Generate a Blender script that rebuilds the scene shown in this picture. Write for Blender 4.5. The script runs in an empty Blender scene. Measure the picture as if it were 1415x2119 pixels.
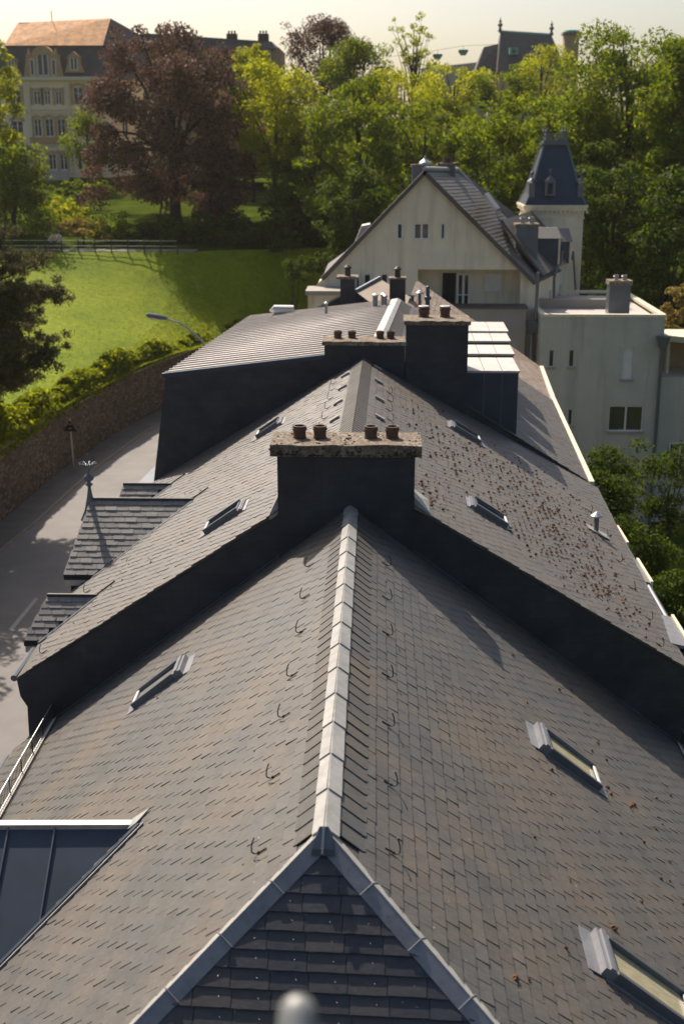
import bpy, math, random
import numpy as np
from mathutils import Vector
SC=bpy.context.scene; COL=SC.collection
ZO=22.0                       # the street lies at z=0; the numbers below are heights relative to the viewer's eye
# ---------------------------------------------------------------- camera
F=2580.0; W_,H_=1415.0,2119.0
PIT=math.radians(16.6075); YAW=math.radians(-1.6488)
CF=np.array([math.sin(YAW)*math.cos(PIT),math.cos(YAW)*math.cos(PIT),-math.sin(PIT)])
CR=np.array([math.cos(YAW),-math.sin(YAW),0.0])
CU=np.array([math.sin(YAW)*math.sin(PIT),math.cos(YAW)*math.sin(PIT),math.cos(PIT)])
def ray(x,y): return CR*(x-W_/2)/F-CU*(y-H_/2)/F+CF
def at(x,y,Y): r=ray(x,y); return r*(Y/r[1])          # the point seen at (x,y) that stands Y metres ahead
def onz(x,y,z): r=ray(x,y); return r*(z/r[2])
cam=bpy.data.cameras.new('camera'); co=bpy.data.objects.new('camera',cam); COL.objects.link(co)
co.location=(0,0,ZO); co.rotation_euler=(math.pi/2-PIT,0,-YAW)
cam.sensor_fit='VERTICAL'; cam.sensor_height=36; cam.sensor_width=24; cam.lens=36*F/H_
cam.clip_start=.1; cam.clip_end=3000
cam.dof.use_dof=True; cam.dof.focus_distance=24; cam.dof.aperture_fstop=1.05
SC.camera=co
# ---------------------------------------------------------------- light
SUN=Vector((-.30,.64,.71)).normalized()
wd=bpy.data.worlds.new('World'); SC.world=wd; wd.use_nodes=True
nt=wd.node_tree; sky=nt.nodes.new('ShaderNodeTexSky'); sky.sky_type='NISHITA'; sky.sun_disc=False
sky.sun_elevation=math.asin(SUN.z); sky.sun_rotation=math.atan2(SUN.x,SUN.y)
sky.air_density=1.0; sky.dust_density=3.5; sky.ozone_density=1.0
bg=nt.nodes['Background']; nt.links.new(sky.outputs[0],bg.inputs[0]); bg.inputs[1].default_value=.09
sl=bpy.data.lights.new('sun','SUN'); sl.energy=5.0; sl.angle=math.radians(.5); sl.color=(1,.90,.78)
so=bpy.data.objects.new('sun',sl); COL.objects.link(so); so.rotation_euler=SUN.to_track_quat('Z','Y').to_euler(); so.location=(-30,60,90)
SC.view_settings.view_transform='Standard'; SC.view_settings.look='None'; SC.view_settings.exposure=0.5; SC.view_settings.gamma=1
SC.render.engine='CYCLES'
# ---------------------------------------------------------------- materials
def new_mat(name):
    m=bpy.data.materials.new(name); m.use_nodes=True; return m,m.node_tree,m.node_tree.nodes['Principled BSDF']
def noise(t,scale,detail=4,coord='Object',rough=.6,stretch=None):
    tc=t.nodes.new('ShaderNodeTexCoord'); n=t.nodes.new('ShaderNodeTexNoise')
    n.inputs['Scale'].default_value=scale; n.inputs['Detail'].default_value=detail; n.inputs['Roughness'].default_value=rough
    if stretch:
        mp=t.nodes.new('ShaderNodeMapping'); mp.inputs['Scale'].default_value=stretch
        t.links.new(tc.outputs[coord],mp.inputs[0]); t.links.new(mp.outputs[0],n.inputs['Vector'])
    else: t.links.new(tc.outputs[coord],n.inputs['Vector'])
    return n.outputs['Fac']
def ramp(t,fac,stops):
    r=t.nodes.new('ShaderNodeValToRGB'); e=r.color_ramp.elements
    while len(e)<len(stops): e.new(.5)
    for q,(p,c) in zip(e,stops): q.position=p; q.color=(*c,1)
    t.links.new(fac,r.inputs[0]); return r.outputs[0]
def mixc(t,fac,a,b,mode='MIX'):
    m=t.nodes.new('ShaderNodeMix'); m.data_type='RGBA'; m.blend_type=mode
    if hasattr(fac,'links'): t.links.new(fac,m.inputs[0])
    else: m.inputs[0].default_value=fac
    for s,v in ((6,a),(7,b)):
        if hasattr(v,'links'): t.links.new(v,m.inputs[s])
        else: m.inputs[s].default_value=(*v,1)
    return m.outputs[2]
def bump(t,b,h,strength=.3,dist=.02):
    n=t.nodes.new('ShaderNodeBump'); n.inputs['Strength'].default_value=strength; n.inputs['Distance'].default_value=dist
    t.links.new(h,n.inputs['Height']); t.links.new(n.outputs[0],b.inputs['Normal'])
def plain(name,c,rough=.7,metal=0,var=.25,scale=3,bs=.2,bd=.01,spec=.5,c2=None,stretch=None):
    m,t,b=new_mat(name); f=noise(t,scale,6,stretch=stretch)
    lo=c2 if c2 else tuple(v*(1-var) for v in c); hi=tuple(min(1,v*(1+var*.6)) for v in c)
    t.links.new(ramp(t,f,[(.3,lo),(.7,hi)]),b.inputs['Base Color'])
    b.inputs['Roughness'].default_value=rough; b.inputs['Metallic'].default_value=metal; b.inputs['Specular IOR Level'].default_value=spec
    if bs: bump(t,b,noise(t,scale*7,5,stretch=stretch),bs,bd)
    return m
def slate_mat(name,cols,stain=(.30,.2,.11),rough=.55,amt=.35,spec=.5):
    m,t,b=new_mat(name); g=t.nodes.new('ShaderNodeNewGeometry')
    isl=ramp(t,g.outputs['Random Per Island'],[(i/(len(cols)-1),c) for i,c in enumerate(cols)])
    big=noise(t,.45,4); c1=mixc(t,ramp(t,big,[(.42,(0,0,0)),(.68,(1,1,1))]),isl,stain)
    base=mixc(t,amt,isl,c1)
    fine=noise(t,9,8,stretch=(1,2.2,1)); sh=ramp(t,fine,[(.25,(.72,.72,.72)),(.75,(1.2,1.2,1.2))])
    c2=mixc(t,1.0,base,sh,'MULTIPLY')
    sp=noise(t,26,2,rough=.4); spk=ramp(t,sp,[(.76,(0,0,0)),(.80,(1,1,1))])
    c3=mixc(t,spk,c2,(.38,.36,.31))
    t.links.new(c3,b.inputs['Base Color']); b.inputs['Roughness'].default_value=rough; b.inputs['Specular IOR Level'].default_value=spec
    bump(t,b,noise(t,14,8,stretch=(1,2,1)),.35,.008); return m
def leaf_mat(name,cols,trans=.45,patch=.35,tint=(1.95,1.75,.6)):
    m,t,b=new_mat(name); g=t.nodes.new('ShaderNodeNewGeometry')
    isl=ramp(t,g.outputs['Random Per Island'],[(i/(len(cols)-1),c) for i,c in enumerate(cols)])
    n=ramp(t,noise(t,patch,3),[(.3,(.7,.72,.7)),(.7,(1.25,1.2,1.1))]); c=mixc(t,1.0,isl,n,'MULTIPLY')
    t.links.new(c,b.inputs['Base Color']); b.inputs['Roughness'].default_value=.7; b.inputs['Specular IOR Level'].default_value=.12
    tr=t.nodes.new('ShaderNodeBsdfTranslucent'); t.links.new(mixc(t,1.0,c,tint,'MULTIPLY'),tr.inputs[0])
    mx=t.nodes.new('ShaderNodeMixShader'); mx.inputs[0].default_value=trans
    t.links.new(b.outputs[0],mx.inputs[1]); t.links.new(tr.outputs[0],mx.inputs[2])
    t.links.new(mx.outputs[0],t.nodes['Material Output'].inputs[0]); return m
MT={}
MT['slateA']=slate_mat('slate_roofing_grey',[(.070,.066,.062),(.081,.076,.070),(.090,.083,.075),(.077,.076,.075),(.094,.086,.076)],stain=(.19,.13,.075),amt=.40)
MT['slateB']=slate_mat('slate_roofing_brown',[(.092,.083,.074),(.108,.096,.085),(.119,.105,.091),(.099,.091,.084)],stain=(.155,.115,.08),amt=.35)
MT['slateD']=slate_mat('slate_hip_shaded_blue',[(.026,.030,.040),(.042,.045,.053),(.056,.052,.052),(.032,.036,.045)],stain=(.09,.07,.05),rough=.42)  # dark blue tone holds the shade on the camera-facing hip
MT['slateC']=slate_mat('slate_dormer_heavy',[(.12,.112,.105),(.17,.155,.14),(.21,.185,.165),(.15,.14,.135)],stain=(.2,.17,.13))
def wall_slate():
    m,t,b=new_mat('slate_hung_wall'); tc=t.nodes.new('ShaderNodeTexCoord'); sx=t.nodes.new('ShaderNodeSeparateXYZ'); cx=t.nodes.new('ShaderNodeCombineXYZ')
    t.links.new(tc.outputs['Object'],sx.inputs[0]); ad=t.nodes.new('ShaderNodeMath'); t.links.new(sx.outputs[0],ad.inputs[0]); t.links.new(sx.outputs[1],ad.inputs[1])
    t.links.new(ad.outputs[0],cx.inputs[0]); t.links.new(sx.outputs[2],cx.inputs[1])
    br=t.nodes.new('ShaderNodeTexBrick'); br.inputs['Scale'].default_value=1; br.inputs['Brick Width'].default_value=.32; br.inputs['Row Height'].default_value=.19
    br.inputs['Mortar Size'].default_value=.006; br.inputs['Color1'].default_value=(.024,.026,.032,1); br.inputs['Color2'].default_value=(.036,.037,.042,1); br.inputs['Mortar'].default_value=(.019,.02,.024,1)
    t.links.new(cx.outputs[0],br.inputs['Vector']); n=ramp(t,noise(t,1.2,5),[(.3,(.55,.58,.62)),(.5,(.95,.95,1)),(.75,(1.5,1.4,1.3))])
    fk=ramp(t,noise(t,7,6,rough=.8),[(.70,(0,0,0)),(.78,(.5,.5,.5))]); t.links.new(mixc(t,fk,mixc(t,1.0,br.outputs[0],n,'MULTIPLY'),(.11,.11,.11)),b.inputs['Base Color']); b.inputs['Roughness'].default_value=.6; bump(t,b,br.outputs['Fac'],-.4,.01); return m
MT['wallslate']=wall_slate()
def zinc_mat(name,c,rough=.5):
    m,t,b=new_mat(name); g=t.nodes.new('ShaderNodeNewGeometry'); base=ramp(t,g.outputs['Random Per Island'],[(0,tuple(v*.84 for v in c)),(1,c)])
    st=ramp(t,noise(t,3.5,7,rough=.7),[(.3,(.72,.71,.70)),(.55,(1,1,1)),(.8,(1.12,1.1,1.06))]); sp=ramp(t,noise(t,18,3),[(.68,(1,1,1)),(.76,(.6,.57,.53))])
    t.links.new(mixc(t,1.0,mixc(t,1.0,base,st,'MULTIPLY'),sp,'MULTIPLY'),b.inputs['Base Color']); b.inputs['Roughness'].default_value=rough; b.inputs['Metallic'].default_value=.12; bump(t,b,noise(t,5,4),.25,.012); return m
MT['zinc']=zinc_mat('weathered_zinc',(.40,.385,.36))
MT['zincmid']=zinc_mat('mid_grey_zinc',(.22,.22,.235))
MT['zincdark']=plain('grey_zinc_sheet',(.13,.14,.16),.38,.35,.15,1.2,.05,.004)
MT['anthra']=plain('anthracite_zinc',(.036,.05,.072),.5,.15,.2,1.5,.05,.004)
MT['zincwarm']=plain('pale_zinc_roof',(.48,.43,.385),.55,.1,.15,1.1,.08,.004)
MT['black']=plain('black_underlay_and_doorway',(.02,.02,.022),.9,0,.2,2,0)
MT['iron']=plain('dark_iron',(.05,.045,.04),.5,.6,.3,20,.1,.002)
MT['galv']=plain('galvanised_steel',(.42,.42,.41),.4,.7,.15,10,.05,.002)
MT['chrome']=plain('brushed_steel',(.25,.25,.24),.5,.3,.08,8,0)
MT['glass']=None
m,t,b=new_mat('window_glass'); b.inputs['Base Color'].default_value=(.03,.035,.035,1); b.inputs['Roughness'].default_value=.08; b.inputs['Specular IOR Level'].default_value=.8; MT['glass']=m
m,t,b=new_mat('skylight_blind'); t.links.new(ramp(t,noise(t,5,3,stretch=(1,4,1)),[(.35,(.34,.30,.19)),(.65,(.46,.41,.27))]),b.inputs['Base Color']); b.inputs['Roughness'].default_value=.15; MT['blind']=m; MT['greyglass']=plain('grey_white_glass',(.22,.22,.20),.25,0,.15,4,0)  # greyglass: pale grey tone for the street-side skylight pane
MT['clay']=plain('terracotta_clay',(.11,.055,.038),.8,0,.35,9,.3,.005)
m,t,b=new_mat('lichened_concrete'); f1=noise(t,11,8,rough=.75); f2=noise(t,3.5,5)
c0=ramp(t,f1,[(.33,(.035,.025,.016)),(.45,(.14,.10,.065)),(.54,(.30,.25,.19)),(.66,(.42,.38,.31))]); t.links.new(mixc(t,ramp(t,f2,[(.4,(0,0,0)),(.65,(.8,.8,.8))]),c0,(.16,.11,.07)),b.inputs['Base Color']); b.inputs['Roughness'].default_value=.95; bump(t,b,f1,1.0,.05); MT['concrete']=m
MT['moss']=plain('rust_brown_moss',(.16,.062,.022),.95,0,.5,8,.6,.02,c2=(.055,.04,.015))
def render_mat(name,c,dirt):
    m,t,b=new_mat(name); base=ramp(t,noise(t,.7,6),[(.3,tuple(v*.86 for v in c)),(.7,c)]); st=ramp(t,noise(t,1.1,5,stretch=(1.6,1.6,.16)),[(.5,(0,0,0)),(.72,(.75,.75,.75))])
    t.links.new(mixc(t,st,base,dirt),b.inputs['Base Color']); b.inputs['Roughness'].default_value=.92; bump(t,b,noise(t,12,5),.15,.01); return m
MT['cream']=plain('cream_render',(.66,.60,.49),.9,0,.09,.8,.12,.01,c2=(.53,.47,.38))
MT['greyrender']=plain('grey_beige_render',(.47,.45,.39),.9,0,.12,.6,.15,.01,c2=(.35,.34,.29))
MT['cream']=render_mat('stained_cream_render',(.80,.70,.53),(.50,.42,.29)); MT['greyrender']=render_mat('stained_grey_render',(.54,.50,.41),(.32,.30,.24))
MT['capmoss']=plain('dark_cap_moss',(.075,.05,.028),.95,0,.5,20,.6,.01,c2=(.02,.016,.01)); MT['taupe']=plain('taupe_render',(.34,.30,.255),.9,0,.1,.9,.12,.01)
MT['white']=plain('white_paint',(.72,.69,.63),.6,0,.08,3,0)
MT['creampaint']=plain('cream_paint',(.68,.6,.43),.6,0,.12,3,0)
MT['tilebrown']=slate_mat('brown_roof_tile',[(.22,.17,.135),(.28,.22,.17),(.33,.26,.2)],stain=(.2,.1,.05),amt=.5,rough=.8)
MT['ochre']=plain('ochre_sandstone',(.48,.32,.16),.9,0,.2,1,.1,.02)
MT['peach']=plain('peach_render',(.84,.68,.48),.9,0,.08,.3,.05,.02)
MT['orangetile']=plain('orange_roof_tile',(.75,.33,.09),.8,0,.3,1.3,.6,.05,c2=(.33,.15,.05))
MT['oldroof']=plain('dark_mansard_slate',(.10,.085,.075),.7,0,.2,1,.2,.02)
MT['copper']=plain('verdigris_copper',(.16,.42,.33),.7,.1,.2,2,0)
MT['asphalt']=plain('asphalt',(.18,.165,.155),.85,0,.15,.5,.25,.01)
MT['pave']=plain('pavement_concrete',(.13,.12,.105),.9,0,.2,.8,.3,.01)
MT['kerb']=plain('kerb_stone',(.22,.20,.17),.9,0,.2,2,.2,.01)
MT['bark']=plain('tree_bark',(.045,.034,.026),.95,0,.35,3,.6,.05)
MT['soil']=plain('shaded_soil',(.03,.032,.016),.95,0,.4,.4,.5,.1)
MT['paint']=plain('worn_road_paint',(.34,.33,.31),.8,0,.15,3,0)
def stone():
    m,t,b=new_mat('rubble_stone'); v=t.nodes.new('ShaderNodeTexVoronoi'); tc=t.nodes.new('ShaderNodeTexCoord'); mp=t.nodes.new('ShaderNodeMapping'); mp.inputs['Scale'].default_value=(1.7,1.7,4.2)
    t.links.new(tc.outputs['Object'],mp.inputs[0]); t.links.new(mp.outputs[0],v.inputs['Vector']); v.inputs['Scale'].default_value=1.4
    h=t.nodes.new('ShaderNodeSeparateColor'); t.links.new(v.outputs['Color'],h.inputs[0])
    c=ramp(t,h.outputs[0],[(0,(.07,.05,.038)),(.5,(.11,.082,.062)),(1,(.16,.125,.095))])
    e=ramp(t,v.outputs['Distance'],[(.15,(1,1,1)),(.75,(.45,.42,.4))]); t.links.new(mixc(t,1.0,c,e,'MULTIPLY'),b.inputs['Base Color']); b.inputs['Roughness'].default_value=.95
    bump(t,b,v.outputs['Distance'],-.7,.05); return m
MT['stone']=stone()
MT['coping']=plain('weathered_coping',(.30,.26,.21),.95,0,.25,1.5,.4,.02)
m,t,b=new_mat('lawn_grass')
gc=ramp(t,noise(t,.16,5),[(.3,(.115,.165,.005)),(.5,(.175,.225,.008)),(.72,(.23,.265,.014))]); gf=ramp(t,noise(t,2.2,6),[(.25,(.65,.68,.6)),(.75,(1.25,1.2,1.2))])
t.links.new(mixc(t,1.0,gc,gf,'MULTIPLY'),b.inputs['Base Color']); b.inputs['Roughness'].default_value=.9; b.inputs['Specular IOR Level'].default_value=.1; bump(t,b,noise(t,5,6),.9,.12); MT['grass']=m
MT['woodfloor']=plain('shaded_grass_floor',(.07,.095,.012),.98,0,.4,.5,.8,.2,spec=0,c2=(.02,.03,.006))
MT['blade']=leaf_mat('grass_blades',[(.13,.175,.006),(.18,.22,.008),(.22,.245,.014)],.45,.2)
MT['lf_yellow']=leaf_mat('leaves_yellow_green',[(.14,.18,.009),(.22,.26,.012),(.30,.31,.02)],.55)
MT['lf_green']=leaf_mat('leaves_fresh_green',[(.055,.09,.006),(.10,.145,.008),(.155,.195,.013)],.52)
MT['lf_hedge']=leaf_mat('hedge_leaves',[(.08,.12,.008),(.14,.18,.012),(.22,.24,.03)],.55,.8)
MT['lf_dark']=leaf_mat('leaves_deep_and_shaded_green',[(.028,.052,.007),(.048,.078,.009),(.075,.108,.013)],.4)  # deep green; also carries the shade on understory and garden bushes
MT['lf_copper']=leaf_mat('leaves_copper_beech',[(.06,.033,.028),(.12,.066,.058),(.21,.125,.105),(.15,.125,.035)],.26,tint=(1.15,.95,.85))
MT['lf_pine']=leaf_mat('pine_needles',[(.07,.08,.03),(.115,.115,.05),(.19,.16,.095)],.3,tint=(1.1,1.05,.8))
MT['lf_pale']=leaf_mat('leaves_pale_dry',[(.18,.15,.06),(.26,.2,.1),(.16,.16,.05)],.4)
MT['skin']=plain('skin',(.5,.33,.25),.6,0,.1,9,0)
MT['cloth1']=plain('pale_grey_cloth',(.48,.44,.44),.9,0,.1,9,.2)
MT['cloth2']=plain('pale_pink_cloth',(.62,.44,.38),.9,0,.1,9,.2)
MT['denim']=plain('dark_trousers',(.06,.06,.08),.9,0,.1,9,.2)
# ---------------------------------------------------------------- mesh helpers
class M:
    def __init__(s): s.v=[]; s.f=[]
    def add(s,vs,fs):
        k=len(s.v); s.v+= [tuple(map(float,p)) for p in vs]; s.f+=[tuple(k+i for i in f) for f in fs]; return s
    def quad(s,*p): return s.add(p,[tuple(range(len(p)))])
    def box(s,x0,x1,y0,y1,z0,z1):
        return s.add([(x0,y0,z0),(x1,y0,z0),(x1,y1,z0),(x0,y1,z0),(x0,y0,z1),(x1,y0,z1),(x1,y1,z1),(x0,y1,z1)],[(0,3,2,1),(4,5,6,7),(0,1,5,4),(1,2,6,5),(2,3,7,6),(3,0,4,7)])
    def hexa(s,b,t):   # bottom 4 points, top 4 points, same order (counter clockwise from above)
        return s.add(list(b)+list(t),[(3,2,1,0),(4,5,6,7),(0,1,5,4),(1,2,6,5),(2,3,7,6),(3,0,4,7)])
    def prism(s,pts,d):
        n=len(pts); p=[np.array(q,float) for q in pts]; d=np.array(d,float)
        return s.add(p+[q+d for q in p],[tuple(range(n-1,-1,-1)),tuple(range(n,2*n))]+[(i,(i+1)%n,n+(i+1)%n,n+i) for i in range(n)])
    def tube(s,path,r,n=8,cap=True):
        P=[np.array(p,float) for p in path]; R=r if isinstance(r,(list,tuple)) else [r]*len(P); k=len(s.v); up=np.array([0,0,1.])
        prev=None
        for i,p in enumerate(P):
            d=P[min(i+1,len(P)-1)]-P[max(i-1,0)]; d/=np.linalg.norm(d)+1e-9
            if prev is None: a=np.cross(d,up if abs(d[2])<.9 else np.array([1.,0,0]))
            else: a=prev-d*(prev@d)
            a/=np.linalg.norm(a)+1e-9; prev=a; b=np.cross(d,a)
            for j in range(n):
                t=2*math.pi*j/n; s.v.append(tuple(p+R[i]*(a*math.cos(t)+b*math.sin(t))))
        for i in range(len(P)-1):
            for j in range(n): s.f.append((k+i*n+j,k+i*n+(j+1)%n,k+(i+1)*n+(j+1)%n,k+(i+1)*n+j))
        if cap: s.f.append(tuple(k+j for j in range(n-1,-1,-1))); s.f.append(tuple(k+(len(P)-1)*n+j for j in range(n)))
        return s
    def lathe(s,c,prof,n=16):   # prof: (radius, z)
        k=len(s.v)
        for r,z in prof:
            for j in range(n):
                t=2*math.pi*j/n; s.v.append((c[0]+r*math.cos(t),c[1]+r*math.sin(t),c[2]+z))
        for i in range(len(prof)-1):
            for j in range(n): s.f.append((k+i*n+j,k+i*n+(j+1)%n,k+(i+1)*n+(j+1)%n,k+(i+1)*n+j))
        s.f.append(tuple(k+j for j in range(n-1,-1,-1))); s.f.append(tuple(k+(len(prof)-1)*n+j for j in range(n))); return s
    def build(s,name,mat,parent=None,loc=None,smooth=False,label=None,bevel=0):
        w=wloc(parent) if parent is not None else np.zeros(3)
        if loc is None: loc=w if parent is not None else (np.mean(np.array(s.v),0)*[1,1,0]+[0,0,min(p[2] for p in s.v)])
        loc=np.array(loc,float); me=bpy.data.meshes.new(name)
        me.from_pydata([tuple(np.array(p)-loc) for p in s.v],[],s.f); me.update()
        if smooth: me.polygons.foreach_set('use_smooth',[True]*len(me.polygons))
        me.materials.append(MT[mat] if isinstance(mat,str) else mat)
        o=bpy.data.objects.new(name,me); COL.objects.link(o)
        if parent is not None: o.parent=parent; o.location=tuple(loc-w)
        else: o.location=tuple(loc+[0,0,ZO])
        o['_w']=[float(q) for q in loc]
        if bevel:
            b=o.modifiers.new('bevel','BEVEL'); b.width=bevel; b.segments=2; b.limit_method='ANGLE'
        if label: o['label']=label
        return o
def wloc(o): return np.array(list(o['_w']))
def tag(o,label=None,cat=None,group=None,kind=None):
    for k,v in (('label',label),('category',cat),('group',group),('kind',kind)):
        if v: o[k]=v
    return o
def thing(name,label,cat,loc,group=None):
    o=bpy.data.objects.new(name,None); COL.objects.link(o); o.empty_display_size=.3
    o.location=(loc[0],loc[1],loc[2]+ZO); o['_w']=[float(q) for q in loc]; return tag(o,label,cat,group)
def inst(o,parent,loc,rz=0):     # a copy of a part (and of its children) under a parent, at an absolute place
    c=o.copy(); COL.objects.link(c); c.parent=parent; c.location=tuple(np.array(loc)-wloc(parent)); c.rotation_euler=(0,0,rz); c['_w']=[float(q) for q in loc]
    for ch in o.children:
        d=ch.copy(); COL.objects.link(d); d.parent=c
    return c
def nrm(v): v=np.array(v,float); return v/np.linalg.norm(v)
V=lambda *a: np.array(a,float)
# wall facing -Y (or any side, by its two ground points) with openings
def wall(m,a,b,z0,z1,holes=(),depth=.18):
    a=V(*a);b=V(*b);L=np.linalg.norm(b-a);d=(b-a)/L; inn=V(-d[1],d[0])
    P=lambda u,z,k=0: (a[0]+d[0]*u+inn[0]*k,a[1]+d[1]*u+inn[1]*k,z)
    us=sorted({0,L,*[h[0] for h in holes],*[h[1] for h in holes]}); zs=sorted({z0,z1,*[h[2] for h in holes],*[h[3] for h in holes]})
    for i in range(len(us)-1):
        for j in range(len(zs)-1):
            uc=(us[i]+us[i+1])/2; zc=(zs[j]+zs[j+1])/2
            if any(h[0]<uc<h[1] and h[2]<zc<h[3] for h in holes): continue
            m.quad(P(us[i],zs[j]),P(us[i+1],zs[j]),P(us[i+1],zs[j+1]),P(us[i],zs[j+1]))
    for h in holes:
        u0,u1,w0,w1=h[:4]
        m.quad(P(u0,w0),P(u1,w0),P(u1,w0,depth),P(u0,w0,depth)); m.quad(P(u0,w1,depth),P(u1,w1,depth),P(u1,w1),P(u0,w1))
        m.quad(P(u0,w0),P(u0,w0,depth),P(u0,w1,depth),P(u0,w1)); m.quad(P(u1,w0,depth),P(u1,w0),P(u1,w1),P(u1,w1,depth))
    return P
def window(parent,P,u0,u1,z0,z1,depth=.12,mull=1,trans=0,fr='white',gl='glass',name='window',fw=.07,sill=None,label=None):
    f=M(); D=depth
    def bar(a0,a1,b0,b1,k0=-.04,k1=.05):
        f.hexa([P(a0,b0,D+k0),P(a1,b0,D+k0),P(a1,b0,D+k1),P(a0,b0,D+k1)],[P(a0,b1,D+k0),P(a1,b1,D+k0),P(a1,b1,D+k1),P(a0,b1,D+k1)])
    bar(u0,u0+fw,z0,z1);bar(u1-fw,u1,z0,z1);bar(u0+fw,u1-fw,z0,z0+fw);bar(u0+fw,u1-fw,z1-fw,z1)
    for i in range(mull): c=u0+(u1-u0)*(i+1)/(mull+1); bar(c-fw*.6,c+fw*.6,z0+fw,z1-fw,-.045,.045)
    if trans: c=z0+(z1-z0)*trans; bar(u0+fw,u1-fw,c-.03,c+.03,-.03,.04)
    o=f.build(name,fr,parent,label=label)
    g=M(); g.quad(P(u0+.01,z0+.01,D+.02),P(u1-.01,z0+.01,D+.02),P(u1-.01,z1-.01,D+.02),P(u0+.01,z1-.01,D+.02)); g.build('glass',gl,o)
    if sill:
        s=M(); s.hexa([P(u0-.08,z0-.1,-.09),P(u1+.08,z0-.1,-.09),P(u1+.08,z0-.1,.05),P(u0-.08,z0-.1,.05)],[P(u0-.08,z0-.003,-.09),P(u1+.08,z0-.003,-.09),P(u1+.08,z0-.003,.05),P(u0-.08,z0-.003,.05)]); s.build('sill',sill,o)
    return o
# slate courses laid over a slope: R(y) ridge point, E(y) eave point
def slates(m,R,E,y0,y1,expo,wid,rng,start=0.0,thick=.009,roll=.006,gap=.006,s_end=None,jag=0):
    def P(s,y,h=0):
        r=R(y);e=E(y);d=e-r;L=np.linalg.norm(d); t=nrm(R(y+1)-R(y)); n=np.cross(t,d/L); n=n if n[2]>0 else -n
        return r+d/L*s+nrm(n)*h
    L=np.linalg.norm(E((y0(1)+y1(1))/2)-R((y0(1)+y1(1))/2)) if s_end is None else s_end
    row=0; s=start
    while s<L-.01:
        s1=min(s+expo,L); a=math.floor(min(y0(s),y0(s1))/wid)*wid; bmax=max(y1(s),y1(s1)); y=a-wid*(rng.random()*.06+(.5 if row%2 else 0))
        while y<bmax:
            w=wid; ya,yb=y+gap+rng.uniform(-.008,.008),y+w-gap*.2; y+=w
            j=rng.uniform(0,jag)
            tl=max(ya,y0(s)-j); bl=max(ya,y0(s1)-j); tr=min(yb,y1(s)); br=min(yb,y1(s1))
            if tr-tl<.01 and br-bl<.01: continue
            slip=rng.random()<.006
            tr=max(tr,tl+.001); br=max(br,bl+.001)
            h0=.002+rng.uniform(0,.003); h1=thick*2+rng.uniform(-.003,.004); rl=roll*rng.uniform(.1,1.6); so=rng.uniform(-.006,.008)+(rng.uniform(.02,.06) if slip else 0)
            A=P(max(s-.02,0),tl,h0+rl*.6);B=P(max(s-.02,0),tr,h0);C=P(s1+so,br,h1);D=P(s1+so,bl,h1+rl)
            dn=P(s1+so,br,-.004);dm=P(s1+so,bl,-.004);da=P(max(s-.02,0),tl,-.004); db=P(max(s-.02,0),tr,-.004)
            m.add([A,B,C,D,dn,dm,da,db],[(0,1,2,3),(3,2,4,5),(0,3,5,6),(2,1,7,4)])
        s+=expo; row+=1
def under(m,R,E,y0,y1,L,step=8):
    def P(s,y,h=-.012):
        r=R(y);e=E(y);d=e-r;l=np.linalg.norm(d); return r+d/l*s+V(0,0,h)
    for i in range(step):
        s,t=L*i/step,L*(i+1)/step
        a,b,c,d=P(s,y0(s)+.02),P(s,y1(s)),P(t,y1(t)),P(t,y0(t)+.02); k=V(0,0,-.12)
        m.hexa([a+k,b+k,c+k,d+k],[a,b,c,d])
def slope_frame(R,E,y):
    r=R(y);d=nrm(E(y)-r); t=nrm(R(y+1)-R(y)); n=np.cross(t,d); n=n if n[2]>0 else -n
    return r,d,t,n
def onslope(R,E,x,y,h=0):      # point on the slope at a given x,y
    r=R(y);e=E(y); k=(x-r[0])/(e[0]-r[0]); _,_,_,n=slope_frame(R,E,y); return r+(e-r)*k+n*h
def lin(ya,a,yb,b):            # a line along the street given by (x,z) at two distances
    return lambda y: V(a[0]+(b[0]-a[0])*(y-ya)/(yb-ya),y,a[1]+(b[1]-a[1])*(y-ya)/(yb-ya))
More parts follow.
